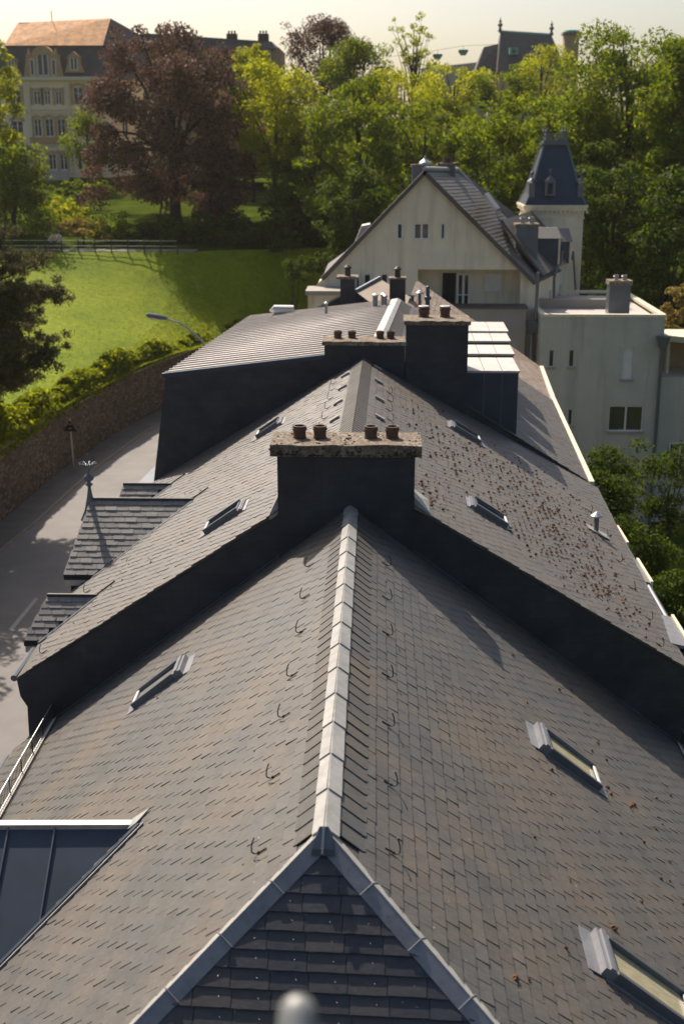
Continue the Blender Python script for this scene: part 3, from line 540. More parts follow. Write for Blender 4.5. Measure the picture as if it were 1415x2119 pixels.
# dormers with slate roofs on the street side
def dormer(parent,yc,zr,xa,xf,half,slope,label,finial=False,sh=.20,cut=.25):
    zb=zr-half*slope; rr=random.Random(int(yc*10)); m=M(); Rr=lambda x_:V(-x_,0,0)
    # near and far faces from heavy slates; ridge runs towards the street (-x)
    o=M(); 
    for sg in (-1,1):
        L=math.hypot(half,zr-zb); d=V(0,sg*half,zb-zr)/L; n=nrm(V(0,sg*(zr-zb),half)); rows=int(L/sh)+1; sh2=L/rows
        xl=lambda s: xf-cut*s/L*1.6          # front (hipped) edge moves outward
        def xr(s):                            # meets the main slope
            z=zr-(zr-zb)*s/L; e=EL2(yc); r=R2(yc); return r[0]+(e[0]-r[0])*(z-r[2])/(e[2]-r[2])+.03
        o.hexa([V(xl(0),yc,zr)-n*.08,V(xr(0),yc,zr)-n*.08,V(xr(L),yc+sg*half,zb)-n*.08,V(xl(L),yc+sg*half,zb)-n*.08],[V(xl(0),yc,zr),V(xr(0),yc,zr),V(xr(L),yc+sg*half,zb),V(xl(L),yc+sg*half,zb)])
        for i in range(rows):
            s0=i*sh2;s1=s0+sh2; w=.33; x=xl(s1)-w*((i%2)*.5)+rr.uniform(0,.03)
            while x<max(xr(s0),xr(s1)):
                a=x+.006;b=x+w;x+=w*1
                tl,tr=max(a,xl(s0)),min(b,xr(s0)); bl,br=max(a,xl(s1)),min(b,xr(s1)); 
                if br-bl<.04: continue
                if tr<tl+.01: tr=tl+.01
                Q=lambda xx,s,h: V(xx,yc,zr)+d*s+n*h
                h=.022+rr.uniform(-.004,.006); A,B,C,D=Q(tl,max(0,s0-.03),.006),Q(tr,max(0,s0-.03),.006),Q(br-.012,s1,h),Q(bl+.012,s1,h)
                m.add([A,B,C,D,Q(br-.012,s1,h-.018),Q(bl+.012,s1,h-.018),Q(br,s1-.04,h*.85),Q(bl,s1-.04,h*.85)],[(0,1,6,2,3,7),(3,2,4,5),(0,7,3,5)])
    x0=xf-cut*1.6; o.quad((xf,yc,zr),(x0,yc-half,zb),(x0,yc+half,zb))
    o.box(x0+.02,xf+1.2,yc-half-.03,yc+half+.03,zb-.13,zb-.005)
    dd=o.build('dormer','black',parent,label=label); m.build('dormer_slates','slateC',dd)
    c=M(); xe=-7.3; c.box(x0+.16,min(xe+.6,xf+1.1),yc-half+.1,yc+half-.1,zb-1.9,zb-.14); c.build('dormer_cheek','black',dd)
    c=M(); c.box(x0+.04,xf+.9,yc-half+.0,yc+half-.0,zb-.3,zb-.132); c.build('cornice','zincwarm',dd)
    def xj(z): e=EL2(yc); r=R2(yc); return r[0]+(e[0]-r[0])*(z-r[2])/(e[2]-r[2])
    c=M(); c.hexa([(xf,yc-.05,zr-.01),(xj(zr)+.05,yc-.05,zr-.01),(xj(zr)+.05,yc+.05,zr-.01),(xf,yc+.05,zr-.01)],[(xf,yc-.03,zr+.05),(xj(zr)+.0,yc-.03,zr+.05),(xj(zr)+.0,yc+.03,zr+.05),(xf,yc+.03,zr+.05)])
    p0=onslope(R2,EL2,xj(zr)-.02,yc-.1,.03);p1=onslope(R2,EL2,xj(zb)-.02,yc-half-.05,.03); dv=nrm(p1-p0); sd=nrm(np.cross(dv,V(0,0,1))); sd=sd if sd[0]>0 else -sd
    f=M(); q=[p0-sd*.06,p1-sd*.06,p1+sd*.16,p0+sd*.16]; q=[onslope(R2,EL2,p[0],p[1],.03) for p in q]; f.hexa([p-V(0,0,.04) for p in q],q); f.build('valley_flashing','zincdark',dd)
    e_=[onslope(R2,EL2,xj(zr)+.02,yc+.0,.045),onslope(R2,EL2,xj(zr)+.42,yc+.22,.045)]; c.tube(e_,.02,5); c.build('ridge_strip','iron',dd)
    if finial:
        g=M(); z0=zr; g.lathe((xf-.02,yc,z0-.35),[(.17,0),(.12,.25),(.085,.42),(.05,.62),(.045,.72),(.10,.76),(.10,.79),(.05,.82),(.05,.86),(.12,.90),(.145,.96),(.12,1.03),(.05,1.08),(.04,1.14),(.065,1.17),(.03,1.2),(.02,1.30),(.035,1.33),(.018,1.36),(.01,1.42),(.009,1.58),(.02,1.6),(.004,1.66)],14)
        for k in range(8):
            t=2*math.pi*k/8; u=V(math.cos(t),math.sin(t),0); b0=V(xf-.02,yc,z0+1.0)
            g.tube([b0,b0+u*.10+V(0,0,-.03),b0+u*.19+V(0,0,.02),b0+u*.25+V(0,0,.035),b0+u*.29+V(0,0,.0)],[.012,.018,.015,.01,.005],6)
        g.build('finial','zincdark',dd,smooth=True)
        h=M(); h.lathe((xf-.02,yc,z0-.62),[(.30,0),(.17,.3),(.1,.55)],4); h.build('finial_base','zincdark',dd)
    return dd
dormer(hB,32.98,-9.53,-5.12,-7.9,1.93,.80,'large street-side dormer topped by a tall metal finial',True)
dormer(hB,28.55,-10.72,-6.9,-8.05,.95,.85,'small dormer hugging the street-side eave close to the party wall')
dormer(hB,37.35,-10.30,-6.4,-7.9,.9,.85,'small dormer between the finial dormer and the dark extension',cut=.1)
# low dormers poking beyond the far eave
for y0,y1 in ((26.75,28.65),(31.1,32.95),(34.45,36.0)):
    o=M(); z=-10.85; o.hexa([(6.6,y0,z-.24),(7.2,y0,z-.38),(7.2,y1,z-.38),(6.6,y1,z-.24)],[(6.6,y0,z-.16),(7.2,y0,z-.30),(7.2,y1,z-.30),(6.6,y1,z-.16)])
    d=o.build('dormer','zincmid',hB,label='low flat dormer edge showing beyond the far eave'); f=M(); f.box(7.203,7.27,y0-.04,y1+.04,z-.45,z-.25); f.build('fascia','creampaint',d)
    w_=M(); w_.box(6.6,7.15,y0+.1,y1-.1,z-2.3,z-.46); w_.build('dormer_cheek','zincdark',d)
m=M(); p=onslope(R2,ER2,6.12,33.4,0); m.lathe(p,[(.07,-.1),(.07,.48)],12); o=m.build('vent_pipe','zincdark',hB,label='short vent pipe with a conical cowl near the far eave')
c=M(); c.lathe(p,[(.17,.46),(.17,.49),(.03,.60)],14); c.build('cowl','galv',o); c=M(); c.hexa([p+V(-.25,-.2,.17),p+V(.35,-.2,-.17),p+V(.35,.2,-.17),p+V(-.25,.2,.17)],[p+V(-.25,-.2,.2),p+V(.35,-.2,-.13),p+V(.35,.2,-.13),p+V(-.25,.2,.2)]); c.build('pipe_flashing','zinc',o)
M().tube([ER2(26)+V(.06,0,-.12),ER2(39.7)+V(.06,0,-.12)],.07,8).build('gutter','zincdark',hB); M().tube([EL2(26)+V(-.06,0,-.12),EL2(39.7)+V(-.06,0,-.12)],.08,8).build('gutter','zincdark',hB); M().tube([(7.0,39.6,-10.9),(7.0,39.6,-22)],.05,8).build('downpipe','zincdark',hB)
# ================================================================ HOUSE 3 (metal extension, tall chimney, box dormers)
hC=thing('slate_house','third house with a pale seamed metal roof, very dark street-side extension and four box dormers','house',(.5,47,-22))
A3,B3=39.8,53.0
R3=lin(39.8,(-.05,-6.40),52.6,(.82,-6.40)); ER3=lin(39.8,(7.0,-10.78),54.3,(7.62,-10.78))
m=M(); m.prism([(-7.25,39.85,-22),(6.6,39.85,-22),(7.2,53.0,-22),(-5.9,53.4,-22)],(0,0,10.6)); m.build('wall','taupe',hC)
a,b_,c_,d_=V(-6.87,39.8,-7.23),V(-.05,39.8,-6.40),V(.82,52.6,-6.40),V(-5.5,53.4,-7.23)
m=M(); k=V(0,0,-.1); m.hexa([a+k,b_+k,c_+k,d_+k],[a,b_,c_,d_])
def sheet(u,v): return (a*(1-u)+b_*u)*(1-v)+(d_*(1-u)+c_*u)*v
ns=27
for i in range(ns+1):
    v=i/ns; v2=min(1,v+.004); q=[sheet(0,v),sheet(1,v),sheet(1,v2),sheet(0,v2)]; m.hexa(q,[p+V(0,0,.05) for p in q])
m.build('metal_roof','zincwarm',hC,label='pale metal roof with close seams')
# dark slate hung near end and street side
m=M(); m.prism([V(-6.84,39.72,-7.30),V(-7.38,39.72,-10.86),V(-7.3,39.72,-11.6),V(.3,39.72,-11.6),V(.3,39.72,-6.46)][::-1],(0,.2,0)); m.build('end_wall','wallslate',hC,label='dark slate hung end wall facing the viewer')
m=M(); m.hexa([V(-7.38,39.93,-10.86),V(-7.0,39.93,-10.86),V(-5.6,53.4,-10.86),V(-5.98,53.4,-10.86)],[V(-6.84,39.93,-7.3),V(-6.5,39.93,-7.3),V(-5.1,53.4,-7.3),V(-5.46,53.4,-7.3)]); m.build('side_wall','wallslate',hC)
m=M(); m.hexa([V(-6.95,39.66,-7.36),V(-.1,39.66,-6.53),V(-.1,39.78,-6.53),V(-6.95,39.78,-7.36)],[V(-6.95,39.66,-7.22),V(-.1,39.66,-6.39),V(-.1,39.80,-6.39),V(-6.95,39.80,-7.22)]); m.build('verge_trim','anthra',hC)
# gutter box at the corner
m=M(); m.hexa([V(-7.75,39.5,-11.05),V(-7.4,39.5,-11.05),V(-7.2,42,-11.05),V(-7.55,42,-11.05)],[V(-7.85,39.4,-10.82),V(-7.38,39.4,-10.82),V(-7.15,42,-10.82),V(-7.65,42,-10.82)]); m.build('gutter_box','zincdark',hC); m=M(); m.tube([(-7.55,39.6,-11.0),(-7.5,39.55,-11.35),(-7.45,39.7,-11.6)],.06,8); m.build('downpipe','zincdark',hC)
LR3=8.35
m=M(); under(m,R3,ER3,one(39.8),one(53.2),LR3); slates(m,R3,ER3,one(39.74),one(53.2),.22,.36,rng,start=.4,jag=.04); m.build('roof_slope','slateB',hC,label='slate slope falling away from the street')
m=M(); ridgerow(m,R3,ER3,40.5,52.6,.1,.62,.4,rng,.03,.04); m.build('ridge_slates','slateB',hC)
m=M()
for sg,ee in ((-1,None),(1,None)):
    for i in range(8):
        y=41.0+i*1.45;y2=min(y+1.45,52.7); p,q=R3(y)+V(0,0,.07),R3(y2)+V(0,0,.065)
        dd=V(-.26,0,-.045) if sg<0 else V(.15,0,-.09)
        A_=[p,p+dd,q+dd,q]; A_=A_ if sg<0 else A_[::-1]
        m.hexa([t_-V(0,0,.03) for t_ in A_],A_)
m.build('ridge_cap','zinc',hC)
# end wall above the second roof on the far side, its lead flashing
m=M(); pts=[V(7.0,39.72,-10.85),V(7.0,39.72,-11.8),V(-.0,39.72,-8),V(-.0,39.72,-6.47)]; m.prism(pts,(0,.2,0)); m.build('end_wall','wallslate',hC)
pots=[(at(p,705,40.3)[0],40.3) for p in (699,728,786,808)]
chimney(hC,-1.70,.86,39.58,40.6,-8.3,-6.26,.07,.12,pots,label='wide chimney with four pots straddling the second ridge',potr=.125,poth=.24)
pots=[(at(p,664,40.5)[0],40.5) for p in (876,920)]
oc=chimney(hC,.89,2.86,39.55,40.9,-9.2,-5.60,.07,.13,pots,label='tallest chimney, slate clad, with two lidded pots',potr=.165,poth=.34)
m=M()
for px_,py_ in pots: m.lathe((px_,py_,-5.6+.13+.31),[(.17,0),(.18,.03),(.16,.045)],16)
m.build('pot_lid','zinc',oc)
# box dormers, zinc topped
for i,(y0,y1,x1) in enumerate(((39.95,42.15,4.58),(43.3,44.9,4.76),(46.2,47.75,4.92),(48.7,50.8,5.08))):
    x0=2.9 if i else 2.87; z=-7.1
    o=M(); o.box(x0-.6,x1-.04,y0+.03,y1,-9.8,z-.09); d=o.build('dormer','anthra',hC,label=('box dormer nearest the tall chimney','second box dormer from the tall chimney','third box dormer from the tall chimney','box dormer farthest from the tall chimney')[i])
    for j in range(3):
        t_=M(); w=(x1-x0)/3; t_.hexa([(x0+w*j+.01,y0-.04,z-.09),(x0+w*(j+1)-.01,y0-.04,z-.09),(x0+w*(j+1)-.01,y1+.03,z-.09),(x0+w*j+.01,y1+.03,z-.09)],[(x0+w*j+.01,y0-.04,z-.02),(x0+w*(j+1)-.01,y0-.04,z-.02),(x0+w*(j+1)-.01,y1+.03,z+.03),(x0+w*j+.01,y1+.03,z+.03)]); t_.build('roof_sheet','zincwarm',d)
        if j: s_=M(); s_.box(x0+w*j-.012,x0+w*j+.012,y0,y0+.03,-9.6,z-.095); s_.build('wall_seam','zincdark',d)
m=M(); q=[ER3(39.75)+V(-.02,0,0),ER3(39.75)+V(.14,0,0),ER3(54.2)+V(.14,0,0),ER3(54.2)+V(-.02,0,0)]; m.hexa([p+V(0,0,-.14) for p in q],[p+V(0,0,.04) for p in q]); m.build('gutter','creampaint',hC)
m=M(); m.tube([(7.08,40.1,-10.9),(7.08,40.1,-22)],.06,8); m.build('downpipe','zincdark',hC)
# vents and pipes on the metal roof
for px,py,Y,h,r_,cp in ((675,641,50,.28,.06,1),(776,631,51,.42,.1,1),(793,631,51.3,.45,.1,1),(797,631,51.0,.38,.07,1)):
    p=at(px,py,Y); p[2]=min(p[2],-6.3)-.05; m=M(); m.lathe(p,[(r_,-.1),(r_,h)],12); o=m.build('vent_pipe','zincdark',hC); c=M(); c.lathe(p,[(r_*1.4,h),(r_*1.4,h+.05),(r_*.3,h+.09)],12); c.build('cowl','galv',o)
p=at(587,643,52.6); m=M(); m.tube([p+V(-.4,.0,.0),p+V(-.4,0,.0)+V(.0,.01,.02),p+V(.42,0,.02)],[.21,.22,.21],16); m.build('vent_hood','galv',hC)
# ================================================================ HOUSE 4 (small roofs behind)
hD=thing('tiled_house','low brown roofed house wedged between the metal roof and the cream villa','house',(1,60,-22))
Y4=60.0
Q=lambda x,y,Y=Y4: at(x,y,Y)
m=M(); m.prism([(-5.0,54.2,-22),(7.6,53.4,-22),(8.0,62.5,-22),(-4.4,62.5,-22)],(0,0,11.2)); m.build('wall','taupe',hD)
def face(mat,name,pts,parent,th=.1,label=None):
    m=M(); n=nrm(np.cross(pts[1]-pts[0],pts[2]-pts[0])); n=n if n[2]>0 or (abs(n[2])<1e-6 and n[1]<0) else -n
    p=[V(*q) for q in pts]
    if np.cross(p[1]-p[0],p[2]-p[0])@n<0: p=p[::-1]
    m.prism([q-n*th for q in p],n*th); return m.build(name,mat,parent,label=label)
ap=Q(786,577,62); rl=Q(700,650,58.5); rr_=Q(910,660,58); 
face('tilebrown','hip_roof',[ap,Q(735,602,60.5),Q(700,655,57.5),Q(850,700,54.5),Q(890,640,58)],hD,label='brown hipped roof face')
eR=lin(54.3,(7.62,-10.85),62.5,(8.1,-10.85)); rD=lin(54.3,(1.2,-6.9),62.5,(1.9,-6.6))
m=M(); under(m,rD,eR,one(53.3),one(62),7.6); slates(m,rD,eR,one(53.25),one(62.2),.24,.4,rng,start=.1); m.build('roof_slope','tilebrown',hD,label='brown slope falling away from the street')
m=M(); q=[eR(54.3)+V(-.02,0,.05),eR(54.3)+V(.16,0,.05),eR(61.8)+V(.16,0,.05),eR(61.8)+V(-.02,0,.05)]; m.hexa([p+V(0,0,-.14) for p in q],[p+V(0,0,.04) for p in q]); m.build('gutter','creampaint',hD)
m=M(); m.tube([Q(737,602,60.4),ap+V(0,0,.05)],.1,6); m.build('ridge_roll','zincdark',hD)
# dark gable with a white verge
face('wallslate','gable_wall',[Q(655,639,56),Q(703,613,56),Q(735,603,56),Q(768,628,56),Q(768,650,56),Q(655,652,56)],hD,label='dark gable in front of the cream villa')
m=M(); m.hexa([Q(652,641,55.9),Q(703,615,55.9),Q(703,615,57.6),Q(652,641,57.6)],[Q(652,637,55.9),Q(703,611,55.9),Q(703,611,57.6),Q(652,637,57.6)]); m.build('verge_trim','zinc',hD)
for (x0,x1,yt,yb,Y,caph,lab) in ((704,734,577,640,55.5,.1,'narrow dark chimney with a projecting slab and one cowl'),(806,839,578,628,56.5,.06,'narrow dark chimney with a zinc rim and one cowl')):
    p,q=at(x0,yt,Y),at(x1,yt,Y); zb=at(x0,yb,Y)[2]-.8
    o=chimney(hD,p[0],q[0],Y,Y+.75,zb,p[2],.16 if caph>.08 else .04,caph,[],label=lab)
    c=M(); xc=(p[0]+q[0])/2; c.lathe((xc,Y+.35,p[2]+caph),[(.13,0),(.12,.3),(.17,.34),(.17,.38),(.05,.48)],12); c.build('cowl','iron',o)
for px,py,Y,h in ((853,626,56.5,.42),(868,624,56.5,.5)):
    p=at(px,py,Y); m=M(); m.lathe(p,[(.07,-.5),(.07,h*.7)],10); o=m.build('vent_pipe','zincdark',hD); c=M(); c.lathe(p,[(.08,h*.62),(.18,h*.7),(.18,h*.8),(.05,h)],12); c.build('cowl','galv',o)
p=at(884,645,50); m=M(); m.lathe(p,[(.09,-1.2),(.09,.45),(.14,.48),(.14,.6),(.08,.62),(.07,1.0),(.03,1.02)],12); m.build('flue','anthra',hD,label='tall dark flue behind the tall chimney')
# ================================================================ CREAM VILLA
vE=thing('gabled_villa','cream villa with a big gable, recessed balcony and a small mansard turret','house',(3,78,-22))
YV=75.0; G=lambda x,y,k=0: at(x,y,YV)+V(0,k,0)
xz=lambda x,y: (lambda p:(p[0],p[2]))(at(x,y,YV))
# front gable wall with openings, built as strips
ax_,az_=xz(883,358); bl_=xz(676,568); br_=xz(1098,578)
hw=[(820,834,461,496),(855,889,461,496),(910,922,461,496)]
holes=[]
xL,xR=-4.2,9.55
def inv(px0,px1,py0,py1): p=at(px0,py1,YV);q=at(px1,py0,YV); return (p[0]-xL,q[0]-xL,p[2],q[2])
wins=[inv(*h) for h in hw]; low=[inv(735,745,566,600),inv(752,768,566,600),inv(787,803,566,600)]
loggia=inv(863,1078,558,640)
m=M(); zt=-1.85
def cut_gable(m0):
    # clip the wall polygons by the two roof lines
    out=M()
    def clip(poly,f):
        r=[]; n=len(poly)
        for i in range(n):
            p,q=poly[i],poly[(i+1)%n]; a1,a2=f(p),f(q)
            if a1>=0: r.append(p)
            if a1*a2<0: r.append(p+(q-p)*(a1/(a1-a2)))
        return r
    lines=[((ax_,az_),bl_),((ax_,az_),br_),(bl_,xz(640,576)),(br_,xz(1112,582))]
    for f in m0.f:
        poly=[V(*m0.v[i]) for i in f]
        for idx,(p0,p1) in enumerate(lines):
            sl_=(p1[1]-p0[1])/(p1[0]-p0[0]); 
            if idx>=2: continue
            fn=(lambda q,p0=p0,sl_=sl_: p0[1]+sl_*(q[0]-p0[0])-q[2]); 
            poly=clip(poly,fn) if poly else poly
        if len(poly)>2: out.quad(*poly)
    return out
P=wall(m,(xL,YV),(xR,YV),-13,zt,wins+low+[loggia],.3)
m2=cut_gable(m); m2.box(xL,xR,YV+1.8,YV+16,-22,-9.6); m2.box(xL,xR,YV+.02,YV+2,-22,-13)
m2.build('wall','cream',vE)
m=M(); m.box(xL+loggia[0]-.5,xL+loggia[1]+.5,YV+1.9,YV+2.0,-10,-7.0); m.box(xL+loggia[0],xL+loggia[1],YV+.3,YV+2,-7.3,-7.2); m.box(xL+loggia[0]-.1,xL+loggia[0],YV+.3,YV+2,-10,-7.2); m.box(xL+loggia[1],xL+loggia[1]+.1,YV+.3,YV+2,-10,-7.2); m.box(xL+loggia[0],xL+loggia[1],YV+.3,YV+2,-9.8,-9.7); m.build('balcony_recess','cream',vE)
for w,mu in zip(wins,(0,1,0)): window(vE,P,*w,depth=.1,mull=mu,fr='white',fw=.09)
for w in low: window(vE,P,*w,depth=.1,mull=0,fr='white',fw=.08)
PB=lambda u,z,k=0:(xL+u,YV+1.9-.1+k,z)
u=lambda px: at(px,600,YV+1.8)[0]-xL; zz_=lambda py: at(900,py,YV+1.8)[2]
window(vE,PB,u(944),u(972),zz_(634),zz_(565),depth=.02,mull=1,trans=.35,fr='white',name='balcony_door',fw=.12)
m=M(); m.box(xL+u(915),xL+u(942),YV+1.84,YV+1.88,zz_(634),zz_(565)); m.build('door_opening_dark_panel','black',vE,label='open balcony doorway, its dark interior painted as a black panel')  # black panel painted in for the unlit room behind the doorway
window(vE,PB,u(1002),u(1036),zz_(603),zz_(566),depth=.02,mull=0,fr='white',name='window',fw=.14,gl='white',label='shuttered window at the back of the balcony')
# roof: right slope and left slope
rd0,rd1=G(880,352),at(947,354,82.5)
def sl3(p0,p1,q1,q0,mat,name,label=None,th=.22): return face(mat,name,[p0,p1,q1,q0],vE,th,label)
eR0=G(1106,582,-.35); eR1=eR0+(rd1-rd0)+V(.3,0,0)
rd0f=rd0+V(-.05,-.35,0)
nS=lambda a_,b_: None
RV=lambda y: rd0f+(rd1-rd0f)*((y-rd0f[1])/(rd1[1]-rd0f[1])); EV=lambda y: eR0+(eR1-eR0)*((y-eR0[1])/(eR1[1]-eR0[1]))
LV=float(np.linalg.norm(eR0-rd0f))
m=M(); under(m,RV,EV,one(rd0f[1]),one(rd1[1]),LV); slates(m,RV,EV,one(rd0f[1]),one(rd1[1]),.28,.5,rng,start=.2,thick=.012,roll=.008,gap=.02); m.build('roof_slope','slateB',vE,label='slate slope right of the gable')
face('oldroof','roof_slope',[rd0f,G(668,572,-.35),G(668,572,8),rd1],vE,.2)
m=M()
for p,q in ((G(878,352,-.4),G(664,574,-.4)),(G(878,352,-.4),G(1108,583,-.4))):
    dd=nrm(q-p); n=nrm(np.cross(dd,V(0,1,0))); n=n if n[2]>0 else -n
    m.hexa([p-n*.22,q-n*.22,q-n*.22+V(0,.3,0),p-n*.22+V(0,.3,0)],[p+n*.02,q+n*.02,q+n*.02+V(0,.3,0),p+n*.02+V(0,.3,0)])
m.build('verge_board','oldroof',vE)
m=M(); m.tube([rd0f+V(0,0,.08),rd1+V(0,0,.08)],.14,8); m.tube([rd1+V(0,0,.08),at(1075,500,83.5)],.14,8); m.build('ridge_roll','zinc',vE)
m=M(); a1,a2=rd1,at(1078,505,83.3); m.prism([a1-V(0,.05,.1),a2-V(0,.05,.1),a2+V(0,.05,-6),a1+V(0,.05,-9)],(0,.1,0)); 
bk0,bk1=at(958,357,86),at(1080,455,86); bk2=at(1100,520,84)
face('slateB','roof_slope',[a1+V(0,0,.05),bk0,bk1,bk2,a2],vE,.15,label='slate slope of the rear wing')
nw=nrm(np.cross(bk0-a1,bk1-a1)); nw=nw if nw[2]>0 else -nw
def onw(px,py,h): q=ray(px,py); return q*((a1@nw)/(q@nw))+nw*h
m=M(); q=[onw(1002,408,0),onw(1010,405,0),onw(1034,438,0),onw(1026,441,0)]; m.hexa([p+V(0,0,.04) for p in q],[p+V(0,0,.22) for p in q]); m.build('skylight','zincdark',vE)
# chimneys behind the ridge
for x0,x1,yt,yb,Y,np_ ,lab in ((853,892,341,372,79,0,'grey chimney left of the gable tip'),(907,942,338,362,80,2,'grey chimney right of the gable tip')):
    p,q=at(x0,yt+5,Y),at(x1,yt+5,Y); o=chimney(vE,p[0],q[0],Y,Y+1,at(x0,yb,Y)[2]-2,p[2],.08,.16,[(p[0]+(q[0]-p[0])*k,Y+.5) for k in ((.45,.65) if np_ else ())],mat='zincdark',potr=.16,poth=.35,label=lab)
    if not np_: c=M(); c.lathe(((p[0]+q[0])/2+.2,Y+.5,p[2]+.16),[(.4,0),(.35,.12),(.1,.3),(.03,.55)],12); c.build('cowl','galv',o)
p,q=at(1068,468,77.3),at(1114,468,77.3); o=chimney(vE,p[0],q[0],77.3,78.5,-9.2,p[2],.06,.13,[(p[0]+.42,77.9),(p[0]+.95,77.9)],mat='zincdark',potr=.17,poth=.4,potmat='galv',label='broad grey slate clad chimney beside the turret')
# side front and dormers
sx=lambda px,py,Y: at(px,py,Y)
m=M(); a0=V(9.55,76.2,0);a1=V(13.2,88,0); PW=wall(m,(9.55,76.2),(13.2,88),-22,-7.9,[(1.2,2.2,-11.5,-9.3),(4.4,5.3,-11.5,-9.2),(6.2,7.1,-11.5,-9.2),(8.2,9.1,-11.5,-9.2)],.2); m.build('side_wall','cream',vE)
for h in ((1.2,2.2,-11.5,-9.3),(4.4,5.3,-11.5,-9.2),(6.2,7.1,-11.5,-9.2),(8.2,9.1,-11.5,-9.2)): window(vE,PW,*h,depth=.12,mull=1,fr='white')
face('slateB','roof_slope',[V(9.9,76,-7.75),V(13.6,88,-7.75),V(10.5,88,-4.6),V(7.4,77,-4.6)],vE,.15)
for (x0,x1,yt,ys,yb,Y,lab) in ((1113,1158,472,493,551,80,'slate dormer beside the grey chimney'),(1163,1181,474,500,545,84.5,'small slate dormer against the turret')):
    p,q=at(x0,ys,Y),at(x1,ys,Y); zt_=at(x0,yt,Y)[2]; zb_=at(x0,yb,Y)[2]; o=M(); o.box(p[0]-1.0,q[0]-.08,Y,Y+1.6,zb_,p[2]); d=o.build('dormer','anthra',vE,label=lab)
    r_=M(); r_.hexa([(p[0]-1.4,Y-.15,p[2]),(q[0]+.1,Y-.15,p[2]-.0),(q[0]+.1,Y+1.8,p[2]),(p[0]-1.4,Y+1.8,p[2])],[(p[0]-1.4,Y+.7,zt_),(q[0]-.1,Y+.7,zt_),(q[0]-.1,Y+.9,zt_),(p[0]-1.4,Y+.9,zt_)]); r_.build('dormer_roof','slateC',d)
    f=M(); f.box(q[0]-.075,q[0]+.05,Y+.05,Y+1.5,zb_,p[2]-.003); f.build('dormer_front','creampaint',d)
m=M(); pts=[at(1162,520,79.5),at(1160,545,79.5),at(1150,556,79.5),at(1146,575,79.5),at(1144,640,79.5)]; m.tube(pts,.09,8); m.build('downpipe','zincdark',vE); M().tube([at(1185,520,86),at(1190,600,86)],.07,8).build('downpipe','zincdark',vE); M().tube([(9.5,75.9,-7.8),(9.5,75.9,-22)],.08,8).build('downpipe','zincdark',vE)
# turret
TX0,TX1=10.05,13.9; TY=87.5; zc=-4.25
m=M(); m.box(TX0,TX1,TY,TY+4.1,-22,zc-.9); m.box(TX0-.06,TX1+.06,TY-.06,TY+4.16,zc-.9,zc-.75); m.build('turret','cream',vE,label='square cream turret')
tur=bpy.data.objects['turret']
m=M(); m.box(TX0-.02,TX1+.02,TY-.02,TY+4.1,zc-.748,zc-.35); m.box(TX0-.2,TX1+.2,TY-.2,TY+4.3,zc-.348,zc-.15); m.box(TX0-.26,TX1+.26,TY-.26,TY+4.16+.2,zc-.148,zc+.02)
for i in range(14): m.box(TX0+.1+i*.3,TX0+.24+i*.3,TY-.16,TY-.021,zc-.52,zc-.349)
m.build('cornice','creampaint',tur)
cx,cy=(TX0+TX1)/2,TY+2.05; B_=2.05; T_=.78; zt=at(1145,300,TY+1.3)[2]
m=M(); prof=[(B_,zc+.02),(1.74,zc+.7),(1.42,zc+1.7),(1.08,zc+2.9),(T_,zt)]
for (r0,z0),(r1,z1) in zip(prof,prof[1:]): m.hexa([(cx-r0,cy-r0,z0),(cx+r0,cy-r0,z0),(cx+r0,cy+r0,z0),(cx-r0,cy+r0,z0)],[(cx-r1,cy-r1,z1),(cx+r1,cy-r1,z1),(cx+r1,cy+r1,z1),(cx-r1,cy+r1,z1)])
m.build('turret_roof','wallslate' if 0 else 'anthra',tur,label='steep dark blue mansard roof')
m=M()
for sx_ in (-1,1):
    for sy_ in (-1,1): m.tube([(cx+sx_*r0,cy+sy_*r0,z0+.03) for r0,z0 in prof],.07,6)
m.box(cx-.95,cx+.95,cy-.95,cy+.95,zt,zt+.12); m.box(cx-.82,cx+.82,cy-.82,cy+.82,zt+.12,zt+.3); m.build('hip_roll','zincdark',tur)
m=M(); zz2=zt+.3
for sx_,sy_ in ((-1,-1),(1,-1),(1,1),(-1,1)): m.lathe((cx+sx_*.65,cy+sy_*.65,zz2),[(.08,0),(.05,.4),(.11,.5),(.12,.62),(.05,.72),(.07,.8),(.02,.95)],10)
for k in range(4):
    s0,s1=((-1,-1),(1,-1)),0
for (x0,y0),(x1,y1) in (((-1,-1),(1,-1)),((1,-1),(1,1)),((1,1),(-1,1)),((-1,1),(-1,-1))):
    for h in (.12,.4): m.tube([(cx+x0*.65,cy+y0*.65,zz2+h),(cx+x1*.65,cy+y1*.65,zz2+h)],.03,6)
    for i in range(1,5): f=i/5; m.tube([(cx+(x0+(x1-x0)*f)*.65,cy+(y0+(y1-y0)*f)*.65,zz2),(cx+(x0+(x1-x0)*f)*.65,cy+(y0+(y1-y0)*f)*.65,zz2+.48)],.025,5)
m.build('roof_cresting','zincdark',tur)
m=M(); p=at(1136,405,TY+.25); m.box(p[0]-.36,p[0]+.36,TY+.0,TY+1.0,p[2],p[2]+.95); m.lathe((p[0],TY+.35,p[2]+.95),[(.42,0),(.34,.12),(.2,.25),(.05,.38),(.05,.55),(.11,.62),(.11,.7),(.03,.82)],10); o=m.build('lucarne','zincdark',tur)
m=M(); m.box(p[0]-.17,p[0]+.17,TY-.02,TY+.0,p[2]+.12,p[2]+.85); m.build('glass','glass',o)
